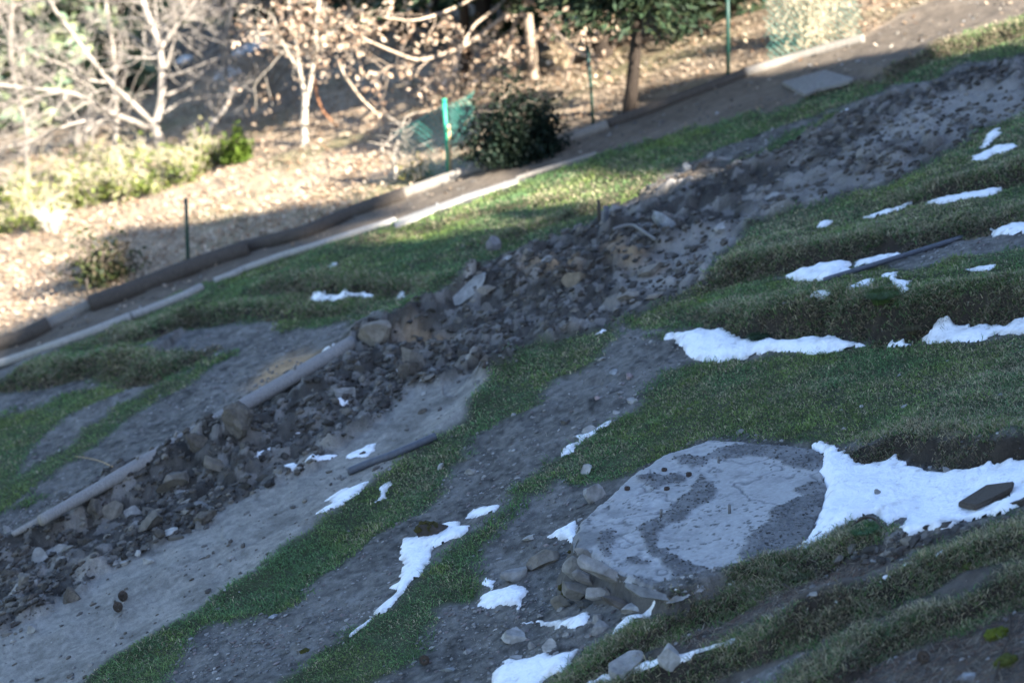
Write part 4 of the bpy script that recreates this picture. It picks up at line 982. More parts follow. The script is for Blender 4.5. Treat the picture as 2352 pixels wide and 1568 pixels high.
B = [
 ([(-40,800),(40,780),(113,745)], .06, .115, 'beam', 'short dark timber at the left end of the path edge'),
 ([(113,748),(160,725),(207,702)], .03, .09, 'midtimber', 'yellowish buried timber between two dark ones on the path edge'),
 ([(205,700),(300,667),(450,610),(569,570)], .08, .125, 'beam', 'longest dark timber along the path edge'),
 ([(567,568),(700,535),(800,492),(930,446)], .06, .105, 'beam', 'dark timber behind the longest one near the fence mesh'),
 ([(925,446),(1000,420),(1084,390),(1219,349)], .05, .085, 'midtimber', 'pale edging timber under the green fence post'),
 ([(1215,350),(1300,322),(1396,288)], .05, .08, 'midtimber', 'pale thin timber below the dark juniper bush'),
 ([(1394,286),(1481,256),(1568,223),(1711,170)], .04, .075, 'beam', 'dark edging timber at the foot of the dark pine'),
 ([(1711,168),(1815,136),(1900,112),(1985,90)], .04, .07, 'midtimber', 'sunlit edging timber below the upper fence mesh')]
for pts, off, rad, m, lab in B: line_thing('edging_timber', pts, off, rad, m, lab, 'timber', 10, .05, False, 40, pts[0][0])
B = [
 ([(-40,848),(60,815),(127,792),(233,754),(300,727)], .04, .062, 'pale', 'lowest grey pole beside the path at the left edge'),
 ([(302,726),(377,698),(430,676),(462,660)], .04, .058, 'pale', 'second grey pole beside the path touching the far lawn'),
 ([(492,646),(530,632),(560,618)], .02, .05, 'pale', 'short grey pole end showing in the lawn edge'),
 ([(560,618),(655,585),(720,566),(784,545),(909,506)], .03, .05, 'pale', 'grey kerb pole along the shaded middle of the path'),
 ([(1185,411),(1284,380),(1371,353)], .02, .035, 'midtimber', 'thin grey kerb pole between path and upper lawn')]
for pts, off, rad, m, lab in B: line_thing('kerb_pole', pts, off, rad, m, lab, 'pole', 10, .04, False, 40, pts[0][0])
def slab_box(name, pts, th, m, label, cat, off=.03):
    P = np.concatenate([hit([p[0]], [p[1]], off) for p in pts]); c = P.mean(0); n = len(P)
    V = np.vstack([P - c, P - c - (0, 0, th)]); i = np.arange(n); j = (i + 1) % n
    b = bmesh.new(); vv = [b.verts.new(v) for v in V]
    b.faces.new(vv[:n]); b.faces.new(vv[n:][::-1])
    for a, d in zip(i, j): b.faces.new((vv[a], vv[a + n], vv[d + n], vv[d]))
    bmesh.ops.recalc_face_normals(b, faces=b.faces)
    bmesh.ops.bevel(b, geom=b.edges[:], offset=min(.012, th * .2), segments=2, affect='EDGES')
    me = bpy.data.meshes.new(name); b.to_mesh(me); b.free(); me.materials.append(MAT[m])
    o = bpy.data.objects.new(name, me); COL.objects.link(o); o.location = c
    return tag(o, label, cat)
slab_box('kerb_plank', [(905,506),(951,489),(1061,449),(1190,408),(1192,416),(1110,442),(1010,478),(907,522)], .05, 'pale', 'broad sunlit pale plank between path and lawn', 'plank', .03)
slab_box('path_slab', [(1795,188),(1895,160),(1962,178),(1950,187),(1878,204),(1848,217)], .05, 'shadedslab', 'flat concrete slab lying across the upper path', 'slab', .06)
line_thing('pipe', [(800,1083),(850,1062),(900,1045),(950,1024),(1000,1002)], .04, .042, 'pipe', 'curved grey plastic pipe running from the sand into the turf', 'pipe', 12, 0, False, 30)
line_thing('pipe', [(1905,640),(1960,622),(2050,594),(2140,568),(2212,545)], .03, .028, 'pipe', 'straight grey pipe lying across the turf terrace by the snow', 'pipe', 12, 0, True, 30)
line_thing('metal_bar', [(1408,527),(1430,518),(1455,516),(1480,533),(1506,550)], .09, .02, 'steel', 'bent metal bar sticking out of the upper rubble', 'bar', 6, 0, False, 24)
slab_box('board', [(2200,1152),(2265,1112),(2330,1104),(2325,1118),(2280,1143),(2240,1160)], .05, 'beam', 'grey weathered board poking out of the snow sheet', 'board', .10)
slab_box('board', [(2270,1150),(2330,1128),(2400,1120),(2400,1140),(2345,1150),(2300,1160)], .05, 'beam', 'second board behind it under the snow at the right edge', 'board', .05)

def stick(name, x, ytop, ybase, xb, rad, m, label, cat, sides=10, sink=.2, extra=0.0):
    p = G(xb, ybase); top = at(x, ytop, p[1])
    mb = MB(); d = top - p
    mb.tube([np.array((0, 0, -sink)) - d * .0, d * .5, d * (1 + extra)], rad, sides)
    o = mb.build(name, MAT[m], None, True); o.location = p
    return tag(o, label, cat)
stick('fence_post', 427, 455, 605, 432, .026, 'darkgreen', 'thin dark green post at the left by the long timber', 'post')
gp = stick('fence_post', 1020, 232, 402, 1032, .031, 'greenpaint', 'bright green post holding the torn fence mesh', 'post')
mb = MB(); d = at(1020, 230, gp.location[1]) - np.array(gp.location); mb.tube([d * .985, d * 1.015], .037, 10); mb.build('cap', MAT['greenpaint'], gp, True)
stick('fence_post', 1349, 105, 292, 1365, .022, 'darkgreen', 'leaning dark green post behind the middle of the path', 'post')
stick('fence_post', 1671, -20, 172, 1673, .028, 'darkgreen', 'dark post right of the dark pine cut by the top edge', 'post')
stick('wooden_stake', 1030, 286, 404, 1036, .021, 'stake', 'pale wooden stake leaning on the bright green post', 'stake', 4)
stick('wooden_stake', 1374, 460, 507, 1378, .022, 'beam', 'short brown stake in the lawn edge by the rubble', 'stake', 8)
pb = stick('pipe_stub', 1392, 474, 502, 1393, .035, 'pipe', 'short dark pipe stub beside the brown stake', 'pipe')
stick('wooden_stake', 199, 640, 680, 201, .018, 'beam', 'thin dark stub below the green mesh scrap', 'stake', 8)

def mesh_panel(fn, W_, H_, cell_, rad, pw=.25):
    """diamond wire mesh on the surface fn(u, v), u and v in metres"""
    mb = MB(); ns = 10
    for sgn in (1, -1):
        c0 = np.arange(-H_, W_ + H_, cell_)
        for c in c0:
            v = np.linspace(0, H_, ns); u = c + sgn * v * .95 + (H_ if sgn < 0 else 0) * 0
            ok = (u >= 0) & (u <= W_)
            if ok.sum() < 2: continue
            pts = np.array([fn(a, b) for a, b in zip(u[ok], v[ok])])
            mb.tube(pts, rad, 4, cap=False)
    return mb
g0 = np.array(gp.location)
kp = pxm(g0[1])
bl = G(905, 412); tl = at(903, 308, bl[1]); tr = at(1022, 240, g0[1]); br = G(1030, 404)
def f1(u, v):
    a = bl * (1 - u) + br * u; b = tl * (1 - u) + tr * u
    p = a * (1 - v) + b * v; return p + (0, .05 * math.sin(5 * u + 3 * v), 0)
W1, H1 = .78, .75
mb = mesh_panel(lambda u, v: f1(u / W1, v / H1), W1, H1, .065, .0042)
mb.tube([tl, f1(.5, 1), tr], .006, 5)
br2 = G(1086, 388) + (0, .25, 0); tr2 = at(1092, 206, br2[1])
def f2(u, v):
    a = br * (1 - u) + br2 * u; b = tr * (1 - u) + tr2 * u; p = a * (1 - v) + b * v
    return p + (0, -.16 * math.sin(math.pi * u) * (.6 + .4 * v), 0)
m2 = mesh_panel(lambda u, v: f2(u / .5, v / .85), .5, .85, .065, .0042)
for V, F3, F4 in ((mb, None, None), (m2, None, None)): pass
fm = tag(empty('fence_mesh', br), 'torn green wire mesh hanging on the bright green post', 'fence')
for m_, nm in ((mb, 'mesh_panel'), (m2, 'curled_mesh')):
    V = np.concatenate(m_.V) - br
    mesh_obj(nm, V, [np.concatenate(f) for f in m_.F.values() if f], MAT['wire'], fm)
bl = G(1760, 152); br_ = G(1985, 90); tl = at(1745, -40, bl[1]); tr_ = at(1975, -60, br_[1])
def f3(u, v):
    a = bl * (1 - u) + br_ * u; b = tl * (1 - u) + tr_ * u; p = a * (1 - v) + b * v
    return p + (0, .12 * math.sin(4 * u + 2.5 * v), 0)
m3 = mesh_panel(lambda u, v: f3(u / 1.45, v / 1.1), 1.45, 1.1, .085, .0026)
V = np.concatenate(m3.V)
o = mesh_obj('fence_mesh', V - bl, [np.concatenate(f) for f in m3.F.values() if f], MAT['wire']); o.location = bl
tag(o, 'green wire mesh standing in front of the pale dry bush at the top', 'fence')
bl2 = G(205, 632); tr3 = at(270, 545, bl2[1])
def f4(u, v):
    p = np.array((bl2[0] + u, bl2[1] - .1 + .2 * v + .15 * math.sin(6 * u), bl2[2] + v * .9 + .1 * u)); return p
m4 = mesh_panel(f4, .42, .55, .07, .0042)
V = np.concatenate(m4.V)
o = mesh_obj('fence_mesh', V - bl2, [np.concatenate(f) for f in m4.F.values() if f], MAT['wire']); o.location = bl2
tag(o, 'small scrap of green mesh in the dark bush at the left', 'fence')

# ------------------------------------------------------------------ mossy rock, moss cushions, cones
o = rock('mossy_rock', 990, 1215, 84, 46, 501, (.055, .045, .038), 'dark mossy rock resting on the long snow tongue', 'rock', sub=4, flat=.6, depth=.6, ry=.25, sink=.15)
mb = MB(); r = np.random.default_rng(3); dd = np.array(o.dimensions)
for k in range(26):
    q = r.uniform(-1, .35), r.uniform(-.6, .5); V, F = rock_mesh(600 + k, 2, 3, (.85, .98), .14)
    s_ = r.uniform(.02, .045); h = math.sqrt(max(0, 1 - (q[0] * .85) ** 2 - (q[1]) ** 2))
    p = np.array((q[0] * dd[0] * .42, q[1] * dd[1] * .5, h * dd[2] * .36))
    mb.add(V * s_ + p, F, np.array((.05, .043, .012)) * r.uniform(.6, 1.3))
mb.build('moss', MAT['moss'], o)
def moss_thing(px, py, wpx, hpx, seed, col, label):
    p = G(px, py + hpx * .3); a = wpx * pxm(p[1]) / 2; b_h = hpx * pxm(p[1]) * .7
    V, F = rock_mesh(seed, 4, 3, (.9, 1), .07)
    V = V + V * (.05 * np.sin(V[:, :1] * 31) * np.sin(V[:, 1:2] * 29 + V[:, 2:] * 27))
    V = V * np.array((a, a * .8, b_h)) @ TILT.T
    o = mesh_obj('moss_cushion', V, F, MAT['moss'], None, np.broadcast_to(col, (len(V), 3))); o.location = p
    return tag(o, label, 'moss')
moss_thing(2290, 1452, 62, 34, 611, (.075, .09, .01), 'bright yellow green moss cushion in the lower right litter')
moss_thing(2310, 1515, 70, 26, 612, (.06, .066, .012), 'olive moss cushion nearest the lower right corner')
moss_thing(2225, 1300, 34, 22, 613, (.05, .06, .012), 'dark green moss cushion on the face of the middle ridge')
moss_thing(700, 1492, 26, 10, 614, (.05, .05, .012), 'small olive moss spot on the lower gravel strip')
def cone(px, py, sz, seed, label, lay=0.0):
    p = G(px, py + 6); mb = MB(); r = np.random.default_rng(seed)
    for k in range(110):
        f = k / 109; th = k * 2.4; rr = sz * (.50 * math.sin(math.pi * (.12 + .80 * f)) + .03); z = sz * (1.15 * f - .1)
        c = np.array((math.cos(th) * rr * .75, math.sin(th) * rr * .75, z)); o_ = np.array((math.cos(th), math.sin(th), .35))
        t_ = np.array((-math.sin(th), math.cos(th), 0)); s = sz * .17
        up = np.array((0, 0, 1.0)) * s * .35
        V = np.array([c - t_ * s * .6, c + t_ * s * .6, c + o_ * s + t_ * s * .7, c + o_ * s - t_ * s * .7, c + o_ * s * 1.1 + up, c + up])
        mb.add(V, [np.array([[0, 1, 2, 3], [3, 2, 4, 4]][:1]), np.array([[3, 2, 4], [2, 1, 5], [2, 5, 4], [0, 3, 5], [3, 4, 5]])])
    V = np.concatenate(mb.V) @ rotm(0, lay, 0).T
    o = mesh_obj('pine_cone', V, [np.concatenate(f) for f in mb.F.values() if f], MAT['cone']); o.location = p + (0, 0, sz * (.1 if lay < .5 else .35))
    return tag(o, label, 'pine cone')
cone(283, 1372, .085, 1, 'upper of the two brown pine cones on the sand', .3)
cone(272, 1400, .085, 2, 'lower of the two brown pine cones on the sand', .5)
cone(975, 1515, .075, 3, 'brown pine cone in the turf near the bottom edge', 1.2)
cone(2118, 1510, .08, 4, 'dark pine cone in the litter of the lower right', 1.1)
line_thing('twig', [(1810,1262),(1835,1246),(1862,1241),(1885,1222),(1905,1212)], .02, [.011, .014, .01], 'twig', 'dark forked twig on the left tip of the snow sheet', 'twig', 6, .2, False, 20)
line_thing('twig', [(1955,1208),(1985,1186),(2010,1190),(2025,1210)], .05, [.007, .01, .008], 'twig', 'thin arched twig over the green tuft on the snow', 'twig', 6, .2, False, 20)
line_thing('twig', [(1838,1213),(1866,1214),(1888,1220)], .02, [.004, .006], 'twig', 'short straight twig above the forked one', 'twig', 6, .2, False, 12)
line_thing('twig', [(173,1048),(205,1050),(235,1060),(258,1071)], .02, [.004, .008], 'stake', 'thin pale stick on the bare ground above the log', 'twig', 6, .2, False, 14)
line_thing('twig', [(2318,1410),(2325,1450),(2300,1500),(2285,1560)], .04, [.008, .006], 'twig', 'bent twig beside the bright moss cushion', 'twig', 6, .2, False, 14)
line_thing('twig', [(1800,1340),(1830,1362)], .03, .007, 'twig', 'short stick on the dirt between the two ridges', 'twig', 6, .2, False, 8)
# ------------------------------------------------------------------ grass
def blades(name, N, fn_accept, fn_len, fn_col, label, seed, w0=.00016, droop=.35, downhill=.25, ymax=60.0, ymin=14.4, kind='stuff', spread=1.0, cells=None):
    r = np.random.default_rng(seed)
    y = ymin * (ymax / ymin) ** r.uniform(0, 1, N); x = y * r.uniform(-.205, .205, N)
    if cells is not None:
        ij = np.argwhere(cells > .15); yy = gy[ij[:, 0]]; xx = gx[ij[:, 1]]; ij = ij[(np.abs(xx) < .2 * yy) & (yy < ymax) & (yy > ymin)]
        q = ij[r.integers(len(ij), size=N)]; y = gy[q[:, 0]] + r.uniform(-.5, .5, N) * GD; x = gx[q[:, 1]] + r.uniform(-.5, .5, N) * GD
    a = fn_accept(x, y); k = r.uniform(0, 1, N) < a; x = x[k]; y = y[k]; n = len(x)
    L = fn_len(x, y, r); z = gz(x, y)
    th = r.uniform(0, 6.283, n); lean = r.uniform(.35, 1.5, n) * spread
    dirx = np.cos(th) * lean; diry = np.sin(th) * lean - downhill * r.uniform(0, 1.6, n)
    up = 1.0 / np.sqrt(1 + dirx ** 2 + diry ** 2)
    B = np.stack([x, y, z - .006 + (.014 if spread > 2 else 0)], -1)
    D = np.stack([dirx * up, diry * up, up + (SLOPE * dirx * up if spread > 2 else 0)], -1)
    M = B + D * (L * .55)[:, None]
    T = M + (D * (1 - droop) + np.stack([dirx, diry, -.5 * np.ones(n)], -1) * (droop if spread < 2 else 0)) * (L * .5)[:, None]
    wd = w0 * y * r.uniform(.6, 1.4, n)
    ph = r.uniform(0, 6.283, n) * .4
    sx = np.stack([np.cos(ph) * wd, np.sin(ph) * wd, np.zeros(n)], -1)
    V = np.stack([B - sx, B + sx, M + sx * .8, M - sx * .8, T], 1).reshape(-1, 3)
    i = (np.arange(n) * 5)[:, None]
    C = np.repeat(fn_col(x, y, r), 5, 0)
    C = C.reshape(n, 5, 3); C[:, 2:4] *= 1.05; C[:, 4] *= 1.15
    return tag(mesh_obj(name, V, [i + np.array([[0, 1, 2, 3]]), i + np.array([[3, 2, 4]])], MAT['blade'], None, C.reshape(-1, 3)), label, None, None, kind)
DRY = blur(np.clip(sum(GR[k] for k in ('ridge_a', 'ridge_b', 'ridge_c')) + .6 * GR['terrace_b'] + .35 * GR['terrace_a'] + 1.2 * LIP, 0, 1.2), 3)
BROWN = blur(np.clip(.8 * GR['verge_low'] * sst(2.0, 5.0, XX), 0, 1), 4)
LONG = blur(np.clip(.8 * (GR['ridge_a'] + GR['ridge_b'] + GR['ridge_c']) + .9 * LIP, 0, 1.3), 2)
SNOWB = blur(SNOWM, 1)
FACEB = blur(FACE, 1)
def acc(x, y):
    d = bil(M_grass, x + .10 * fbm(x, y, .3, 4, 201), y + .16 * fbm(x, y, .3, 4, 213))
    p = sst(-.6, .15, fbm(x, y, .3, 4, 202) + .5 * (d - .6))
    f = bil(FACEB, x, y)
    return np.clip(d, 0, 1) * (.22 + .78 * p) * (1 - .93 * sst(.3, .8, bil(SNOWB, x, y))) * (1 - .35 * sst(.2, .8, f)) * (1 - bil(_in * 1.0, x, y))
def ln(x, y, r):
    return (.042 + .04 * bil(LONG, x, y) + .02 * fbm(x, y, .5, 2, 203)) * r.uniform(.6, 1.5, len(x)) * (1 + .012 * (y - 24))
def cl(x, y, r):
    n = len(x)
    g = np.array((.16, .225, .065)); g2 = np.array((.115, .21, .085)); dry = np.array((.38, .33, .21)); yel = np.array((.20, .26, .045))
    f = sst(-.5, .5, fbm(x, y, .7, 3, 204))[:, None]
    c = g * f + g2 * (1 - f)
    c = np.where((fbm(x, y, .35, 3, 208) > .45)[:, None], c * .55 + yel * .45, c)
    pd = .20 + .42 * bil(DRY, x, y) + .35 * bil(BROWN, x, y) + .30 * fbm(x, y, .45, 4, 205) + .22 * fbm(x, y, 1.2, 2, 207)
    isd = r.uniform(0, 1, n) < pd
    c = np.where(isd[:, None], dry * r.uniform(.55, 1.25, (n, 1)), c)
    return c * r.uniform(.5, 1.5, (n, 1)) * (1 + .25 * fbm(x, y, .25, 3, 215))[:, None]
blades('grass', 1900000, acc, ln, cl, 'short green turf with dry straw on the banks and verges', 1, droop=.55)
# stiff dry grass hanging over the lips of the turf steps
RID = np.clip(GR['ridge_a'] + GR['ridge_b'] + GR['ridge_c'], 0, 1)
LIPB = blur(np.clip(np.maximum(LIP, .8 * RID), 0, 1), 1)
blades('overhanging_grass', 90000, lambda x, y: np.clip(1.2 * bil(LIPB, x, y) * bil(M_grass, x, y), 0, 1) * (1 - .8 * bil(SNOWB, x, y)) * (.25 + .75 * sst(-.3, .3, fbm(x, y, .25, 2, 206))),
       lambda x, y, r: r.uniform(.05, .15, len(x)),
       lambda x, y, r: np.where((r.uniform(0, 1, len(x)) < .5)[:, None], np.array((.36, .31, .20)) * r.uniform(.4, 1.2, (len(x), 1)), np.array((.10, .17, .06)) * r.uniform(.6, 1.3, (len(x), 1))),
       'long pale grass hanging over the turf edges', 2, droop=.75, downhill=.9, cells=LIPB)
FB = blur(np.clip(FACE, 0, 1), 2)
blades('root_tufts', 120000, lambda x, y: 1.2 * bil(FB, x, y) * sst(-.4, .3, fbm(x, y, .25, 3, 209)) * (1 - .8 * bil(SNOWB, x, y)), lambda x, y, r: r.uniform(.04, .10, len(x)),
       lambda x, y, r: np.where((r.uniform(0, 1, len(x)) < .3)[:, None], np.array((.10, .14, .06)), np.array((.26, .21, .14))) * r.uniform(.25, 1.3, (len(x), 1)), 'dry roots and tufts in the bare turf faces', 7, droop=.8, downhill=.8, cells=FB)
# dead straw lying on bare ground
blades('dead_straw', 160000, lambda x, y: .30 * bil(M_bare, x, y) * sst(-.2, .5, fbm(x, y, .5, 3, 211)) + .05 * bil(M_grass, x, y) * (1 - bil(SNOWB, x, y)), lambda x, y, r: r.uniform(.03, .09, len(x)),
       lambda x, y, r: np.array((.24, .21, .165)) * r.uniform(.35, 1.3, (len(x), 1)), 'flattened dead straw and needles on the bare strips', 3, droop=.5, spread=5.0, ymax=45, w0=.00012)
litter = wpoly([(1820,1600),(1960,1540),(2160,1475),(2352,1400),(2600,1320),(2600,1640),(1820,1640)])
ridge_dirt = wpoly([(1500,1500),(1700,1400),(1900,1300),(2100,1240),(2350,1190),(2300,1190),(2000,1310),(1800,1400),(1600,1490)])
def inlit(x, y): return inpoly(litter, x, y) * .7 + inpoly(ridge_dirt, x, y) * .6
blades('pine_needles', 260000, inlit, lambda x, y, r: r.uniform(.05, .14, len(x)),
       lambda x, y, r: np.where((r.uniform(0, 1, len(x)) < .5)[:, None], np.array((.15, .085, .055)), np.array((.26, .22, .165))) * r.uniform(.3, 1.4, (len(x), 1)), 'brown pine needles and twigs in the lower right', 4, droop=.2, spread=6.0, ymax=24, w0=.00014)
# bright green tufts along edges
TUFT = blur(np.clip(M_grass, 0, 1), 3); TUFT = np.where((TUFT > .15) & (TUFT < .85), 1.0, 0.0)
blades('edge_grass', 420000, lambda x, y: .8 * bil(TUFT, x, y) * (1 - bil(M_sand, x, y)) * sst(.0, .35, fbm(x, y, .3, 3, 212)) * (1 - bil(SNOWB, x, y)) * (1 - bil(_in * 1.0, x, y)) * (1 - bil(FACEB, x, y)), lambda x, y, r: r.uniform(.05, .11, len(x)),
       lambda x, y, r: np.array((.085, .18, .055)) * r.uniform(.5, 1.4, (len(x), 1)), 'fresher green grass fringes at the turf edges', 5, droop=.3)
def tussock(px, py, wpx, hpx, seed, col, label, n=1500):
    p = G(px, py + hpx * .4); a = wpx * pxm(p[1]) / 2; r = np.random.default_rng(seed); h = hpx * pxm(p[1]) * .9
    th = r.uniform(0, 6.283, n); rr = np.sqrt(r.uniform(0, 1, n)) * a * .6
    B = np.stack([np.cos(th) * rr, np.sin(th) * rr, np.cos(th) * rr * SLOPE - .02], -1)
    out = np.stack([np.cos(th), np.sin(th) - .25, np.zeros(n)], -1) * (rr / a)[:, None]
    L = h * r.uniform(.7, 1.25, n)[:, None]
    M = B + (np.array((0, 0, .75)) + out * .6) * L * .6; T = M + (out * 1.1 + np.array((0, 0, -.05))) * L * .6
    s = np.stack([np.full(n, .0035), r.normal(0, .001, n), np.zeros(n)], -1)
    V = np.stack([B - s, B + s, M + s * .8, M - s * .8, T], 1).reshape(-1, 3); i = (np.arange(n) * 5)[:, None]
    C = np.repeat(np.array(col) * r.uniform(.5, 1.4, (n, 1)), 5, 0)
    o = mesh_obj('tussock', V, [i + np.array([[0, 1, 2, 3]]), i + np.array([[3, 2, 4]])], MAT['blade'], None, C); o.location = p
    return tag(o, label, 'grass tuft')
tussock(2030, 665, 80, 54, 1, (.075, .12, .04), 'round green tussock on the crest by the branched snow', 2600)
tussock(1985, 1205, 80, 34, 2, (.075, .15, .06), 'green tuft growing at the edge of the snow sheet', 1500)
tussock(2095, 745, 30, 40, 3, (.13, .115, .07), 'pale tuft hanging in the tall brown turf face', 500)
tussock(1740, 765, 40, 50, 4, (.04, .07, .035), 'green tuft low on the tall turf face above the snow bank', 900)
tussock(1838, 1310, 70, 40, 5, (.08, .085, .04), 'star shaped straw tuft on the ridge by the slab', 900)
# ------------------------------------------------------------------ the wood beyond the path
def unit(v): v = np.asarray(v, float); return v / (np.linalg.norm(v) + 1e-9)
class Tree:
    def __init__(s, seed): s.r = np.random.default_rng(seed); s.b = []; s.tips = []
    def limb(s, pts, rad, level=0):
        s.b.append((np.asarray(pts, float), np.asarray(rad, float), level))
    def grow(s, p, d, L, r0, level, maxl, wig=.25, up=.06, kids=(3, 5), ang=.75, shrink=.55, minr=.0035):
        r = s.r; n = 6; P = [np.array(p, float)]; d = unit(d)
        for i in range(n):
            d = unit(d + r.normal(0, wig, 3) * .45 + np.array((0, 0, up)))
            P.append(P[-1] + d * L / n)
        rad = np.maximum(minr, r0 * np.linspace(1, .35, n + 1))
        s.limb(P, rad, level)
        if level >= maxl: s.tips.append((P[-1], d)); s.tips.append((P[3], d)); return
        for k in range(int(r.integers(*kids))):
            i = int(r.integers(2, n + 1)); a = unit(r.normal(size=3)); q = unit(d + a * ang)
            s.grow(P[i], q, L * shrink * r.uniform(.7, 1.25), rad[i] * .65, level + 1, maxl, wig, up, kids, ang, shrink, minr)
        s.tips.append((P[-1], d))
    def spawn(s, pts, rad, n, L, maxl, **k):
        pts = np.asarray(pts, float)
        for _ in range(n):
            t = s.r.uniform(.25, 1) * (len(pts) - 1); i = min(int(t), len(pts) - 2); f = t - i
            p = pts[i] * (1 - f) + pts[i + 1] * f; d = unit(pts[i + 1] - pts[i]); a = unit(s.r.normal(size=3))
            s.grow(p, d * .6 + a * .8, L * s.r.uniform(.6, 1.2), max(.006, np.interp(t, np.arange(len(pts)), rad) * .4), 1, maxl, **k)
    def build(s, root, base, barkc, bark='bark'):
        a = MB(); b = MB(); jit = s.r
        for P, rad, lv in s.b:
            c = np.array(barkc) * jit.uniform(.75, 1.2)
            (a if lv == 0 else b).tube(P - base, rad, 9 if lv == 0 else (6 if lv == 1 else 4), c, cap=False)
        if a.n: a.build('trunk', MAT[bark], root, True)
        if b.n: b.build('branches', MAT[bark], root, True)
def smoothpts(P, m=4):
    P = np.asarray(P, float); t = np.arange(len(P)); tt = np.linspace(0, len(P) - 1, (len(P) - 1) * m + 1)
    Q = np.stack([np.interp(tt, t, P[:, i]) for i in range(3)], -1)
    for _ in range(2): Q[1:-1] = (Q[:-2] + 2 * Q[1:-1] + Q[2:]) / 4
    return Q
def pxlimb(pts, Y, r0, r1, dy=0.0):
    P = [at(x, y, Y + dy * i / max(1, len(pts) - 1)) for i, (x, y) in enumerate(pts)]
    Q = smoothpts(P); return Q, np.linspace(r0, r1, len(Q))
def leafcloud(tips, n, size, cols, r, spread=.12, hang=.0):
    T = np.array([t[0] for t in tips]); i = r.integers(len(T), size=n)
    P = T[i] + r.normal(0, spread, (n, 3)) - np.array((0, 0, hang)) * r.uniform(0, 1, (n, 1))
    A = r.normal(size=(n, 3)); A /= np.linalg.norm(A, axis=1, keepdims=True); B = np.cross(A, r.normal(size=(n, 3))); B /= np.linalg.norm(B, axis=1, keepdims=True)
    s = size * r.uniform(.6, 1.3, (n, 1))
    c = np.array(cols)[r.integers(len(cols), size=n)] * r.uniform(.7, 1.3, (n, 1))
    return P, A * s, B * s * .6, c
PB = (.26, .23, .20)
LEAF = [(.46, .35, .26), (.40, .29, .20), (.52, .41, .31), (.32, .21, .14)]

# pale bare tree at the left
b0 = G(372, 350); Y0 = b0[1]
t = Tree(1); root = tag(empty('bare_tree', b0), 'pale leafless tree with spreading crooked limbs at the left', 'tree')
main = [([(374,356),(362,318),(352,288)], .12, .10, 0), ([(354,292),(371,235),(373,165),(366,105),(345,50),(326,0),(312,-60)], .085, .05, .4),
        ([(352,284),(302,236),(252,190),(206,132),(160,70),(122,20),(92,-40)], .06, .03, -1.2), ([(342,296),(310,280),(252,260),(182,216),(102,206),(0,196),(-70,190)], .065, .025, -1.6),
        ([(370,110),(398,70),(424,38),(450,0)], .04, .025, .5), ([(330,290),(290,300),(240,270),(180,280),(120,300),(60,330),(0,340)], .035, .015, -1.0),
        ([(250,190),(200,185),(150,150),(90,130),(30,110),(-40,70)], .03, .015, -1.0),
        ([(380,220),(430,200),(480,160),(520,110),(560,90),(640,60)], .035, .012, .8), ([(375,260),(420,230),(470,225),(540,215),(600,180)], .03, .01, .6)]
for pts, r0, r1, dy in main:
    Q, rr = pxlimb(pts, Y0 - .2, r0, r1, dy); rr = rr * .88; t.limb(Q, rr, 0)
    if len(pts) > 3: t.spawn(Q, rr, 18, 1.1, 3, kids=(2, 5), wig=.4, up=.03, minr=.005)
t.build(root, b0, PB)
# thin saplings beside it
for i, (pts, lab) in enumerate([([(474,252),(468,200),(468,150),(456,60),(448,-20)], 'thin pale sapling right of the leafless tree'), ([(540,240),(520,190),(515,120),(530,40),(540,-20)], 'second thin sapling between two pale trees'),
                                ([(262,345),(270,290),(264,200),(262,120),(240,-10)], 'slender grey sapling standing in front of the evergreens'), ([(60,380),(66,310),(40,220),(20,120),(30,0)], 'grey sapling close to the left edge')]):
    p = G(*pts[0]); t = Tree(20 + i); root = tag(empty('sapling', p), lab, 'tree')
    Q, rr = pxlimb(pts, p[1], .05, .03, .3); t.limb(Q, rr, 0); t.spawn(Q, rr, 14, .8, 3, kids=(2, 4), wig=.4, up=.04, minr=.005); t.build(root, p, (.30, .26, .22))
p = G(412, 358); t = Tree(31); root = tag(empty('fallen_branch', p), 'dead grey branch leaning up from the green shrubs', 'branch')
Q, rr = pxlimb([(405,362),(432,345),(462,312),(510,262),(532,215),(530,190)], p[1], .06, .03, .2); t.limb(Q, rr, 0); t.spawn(Q, rr, 8, .6, 2, minr=.005); t.build(root, p, (.28, .25, .22))

def leaf_tree(name, label, base, limbs, seed, nleaf, leafsize, barkc=(.36, .31, .25), spread=.10, tips_px=None, twig=8, twl=.8, hang=.15):
    b = G(*base); t = Tree(seed); root = tag(empty(name, b), label, 'tree'); r = np.random.default_rng(seed + 90)
    for pts, r0, r1, dy in limbs:
        Q, rr = pxlimb(pts, b[1], r0, r1, dy); t.limb(Q, rr, 0)
        if r0 < .05 and twig: t.spawn(Q, rr, twig, twl, 2, kids=(2, 4), wig=.35, up=-.02, minr=.004)
    tips = list(t.tips)
    if tips_px:
        for (x, y, dy) in tips_px: tips.append((at(x, y, b[1] + dy), None))
    t.build(root, b, barkc)
    if nleaf:
        P, A, B_, c = leafcloud(tips, nleaf, leafsize, LEAF, r, spread, hang)
        mb = MB(); mb.cards(P - b, A, B_, c); mb.build('dry_leaves', MAT['leaf'], root)
    return root
def jit_tips(boxes, n, seed):
    r = np.random.default_rng(seed); out = []
    for (x0, y0, x1, y1, k) in boxes:
        for _ in range(int(n * k)): out.append((r.uniform(x0, x1), r.uniform(y0, y1), r.uniform(-.8, .8)))
    return out
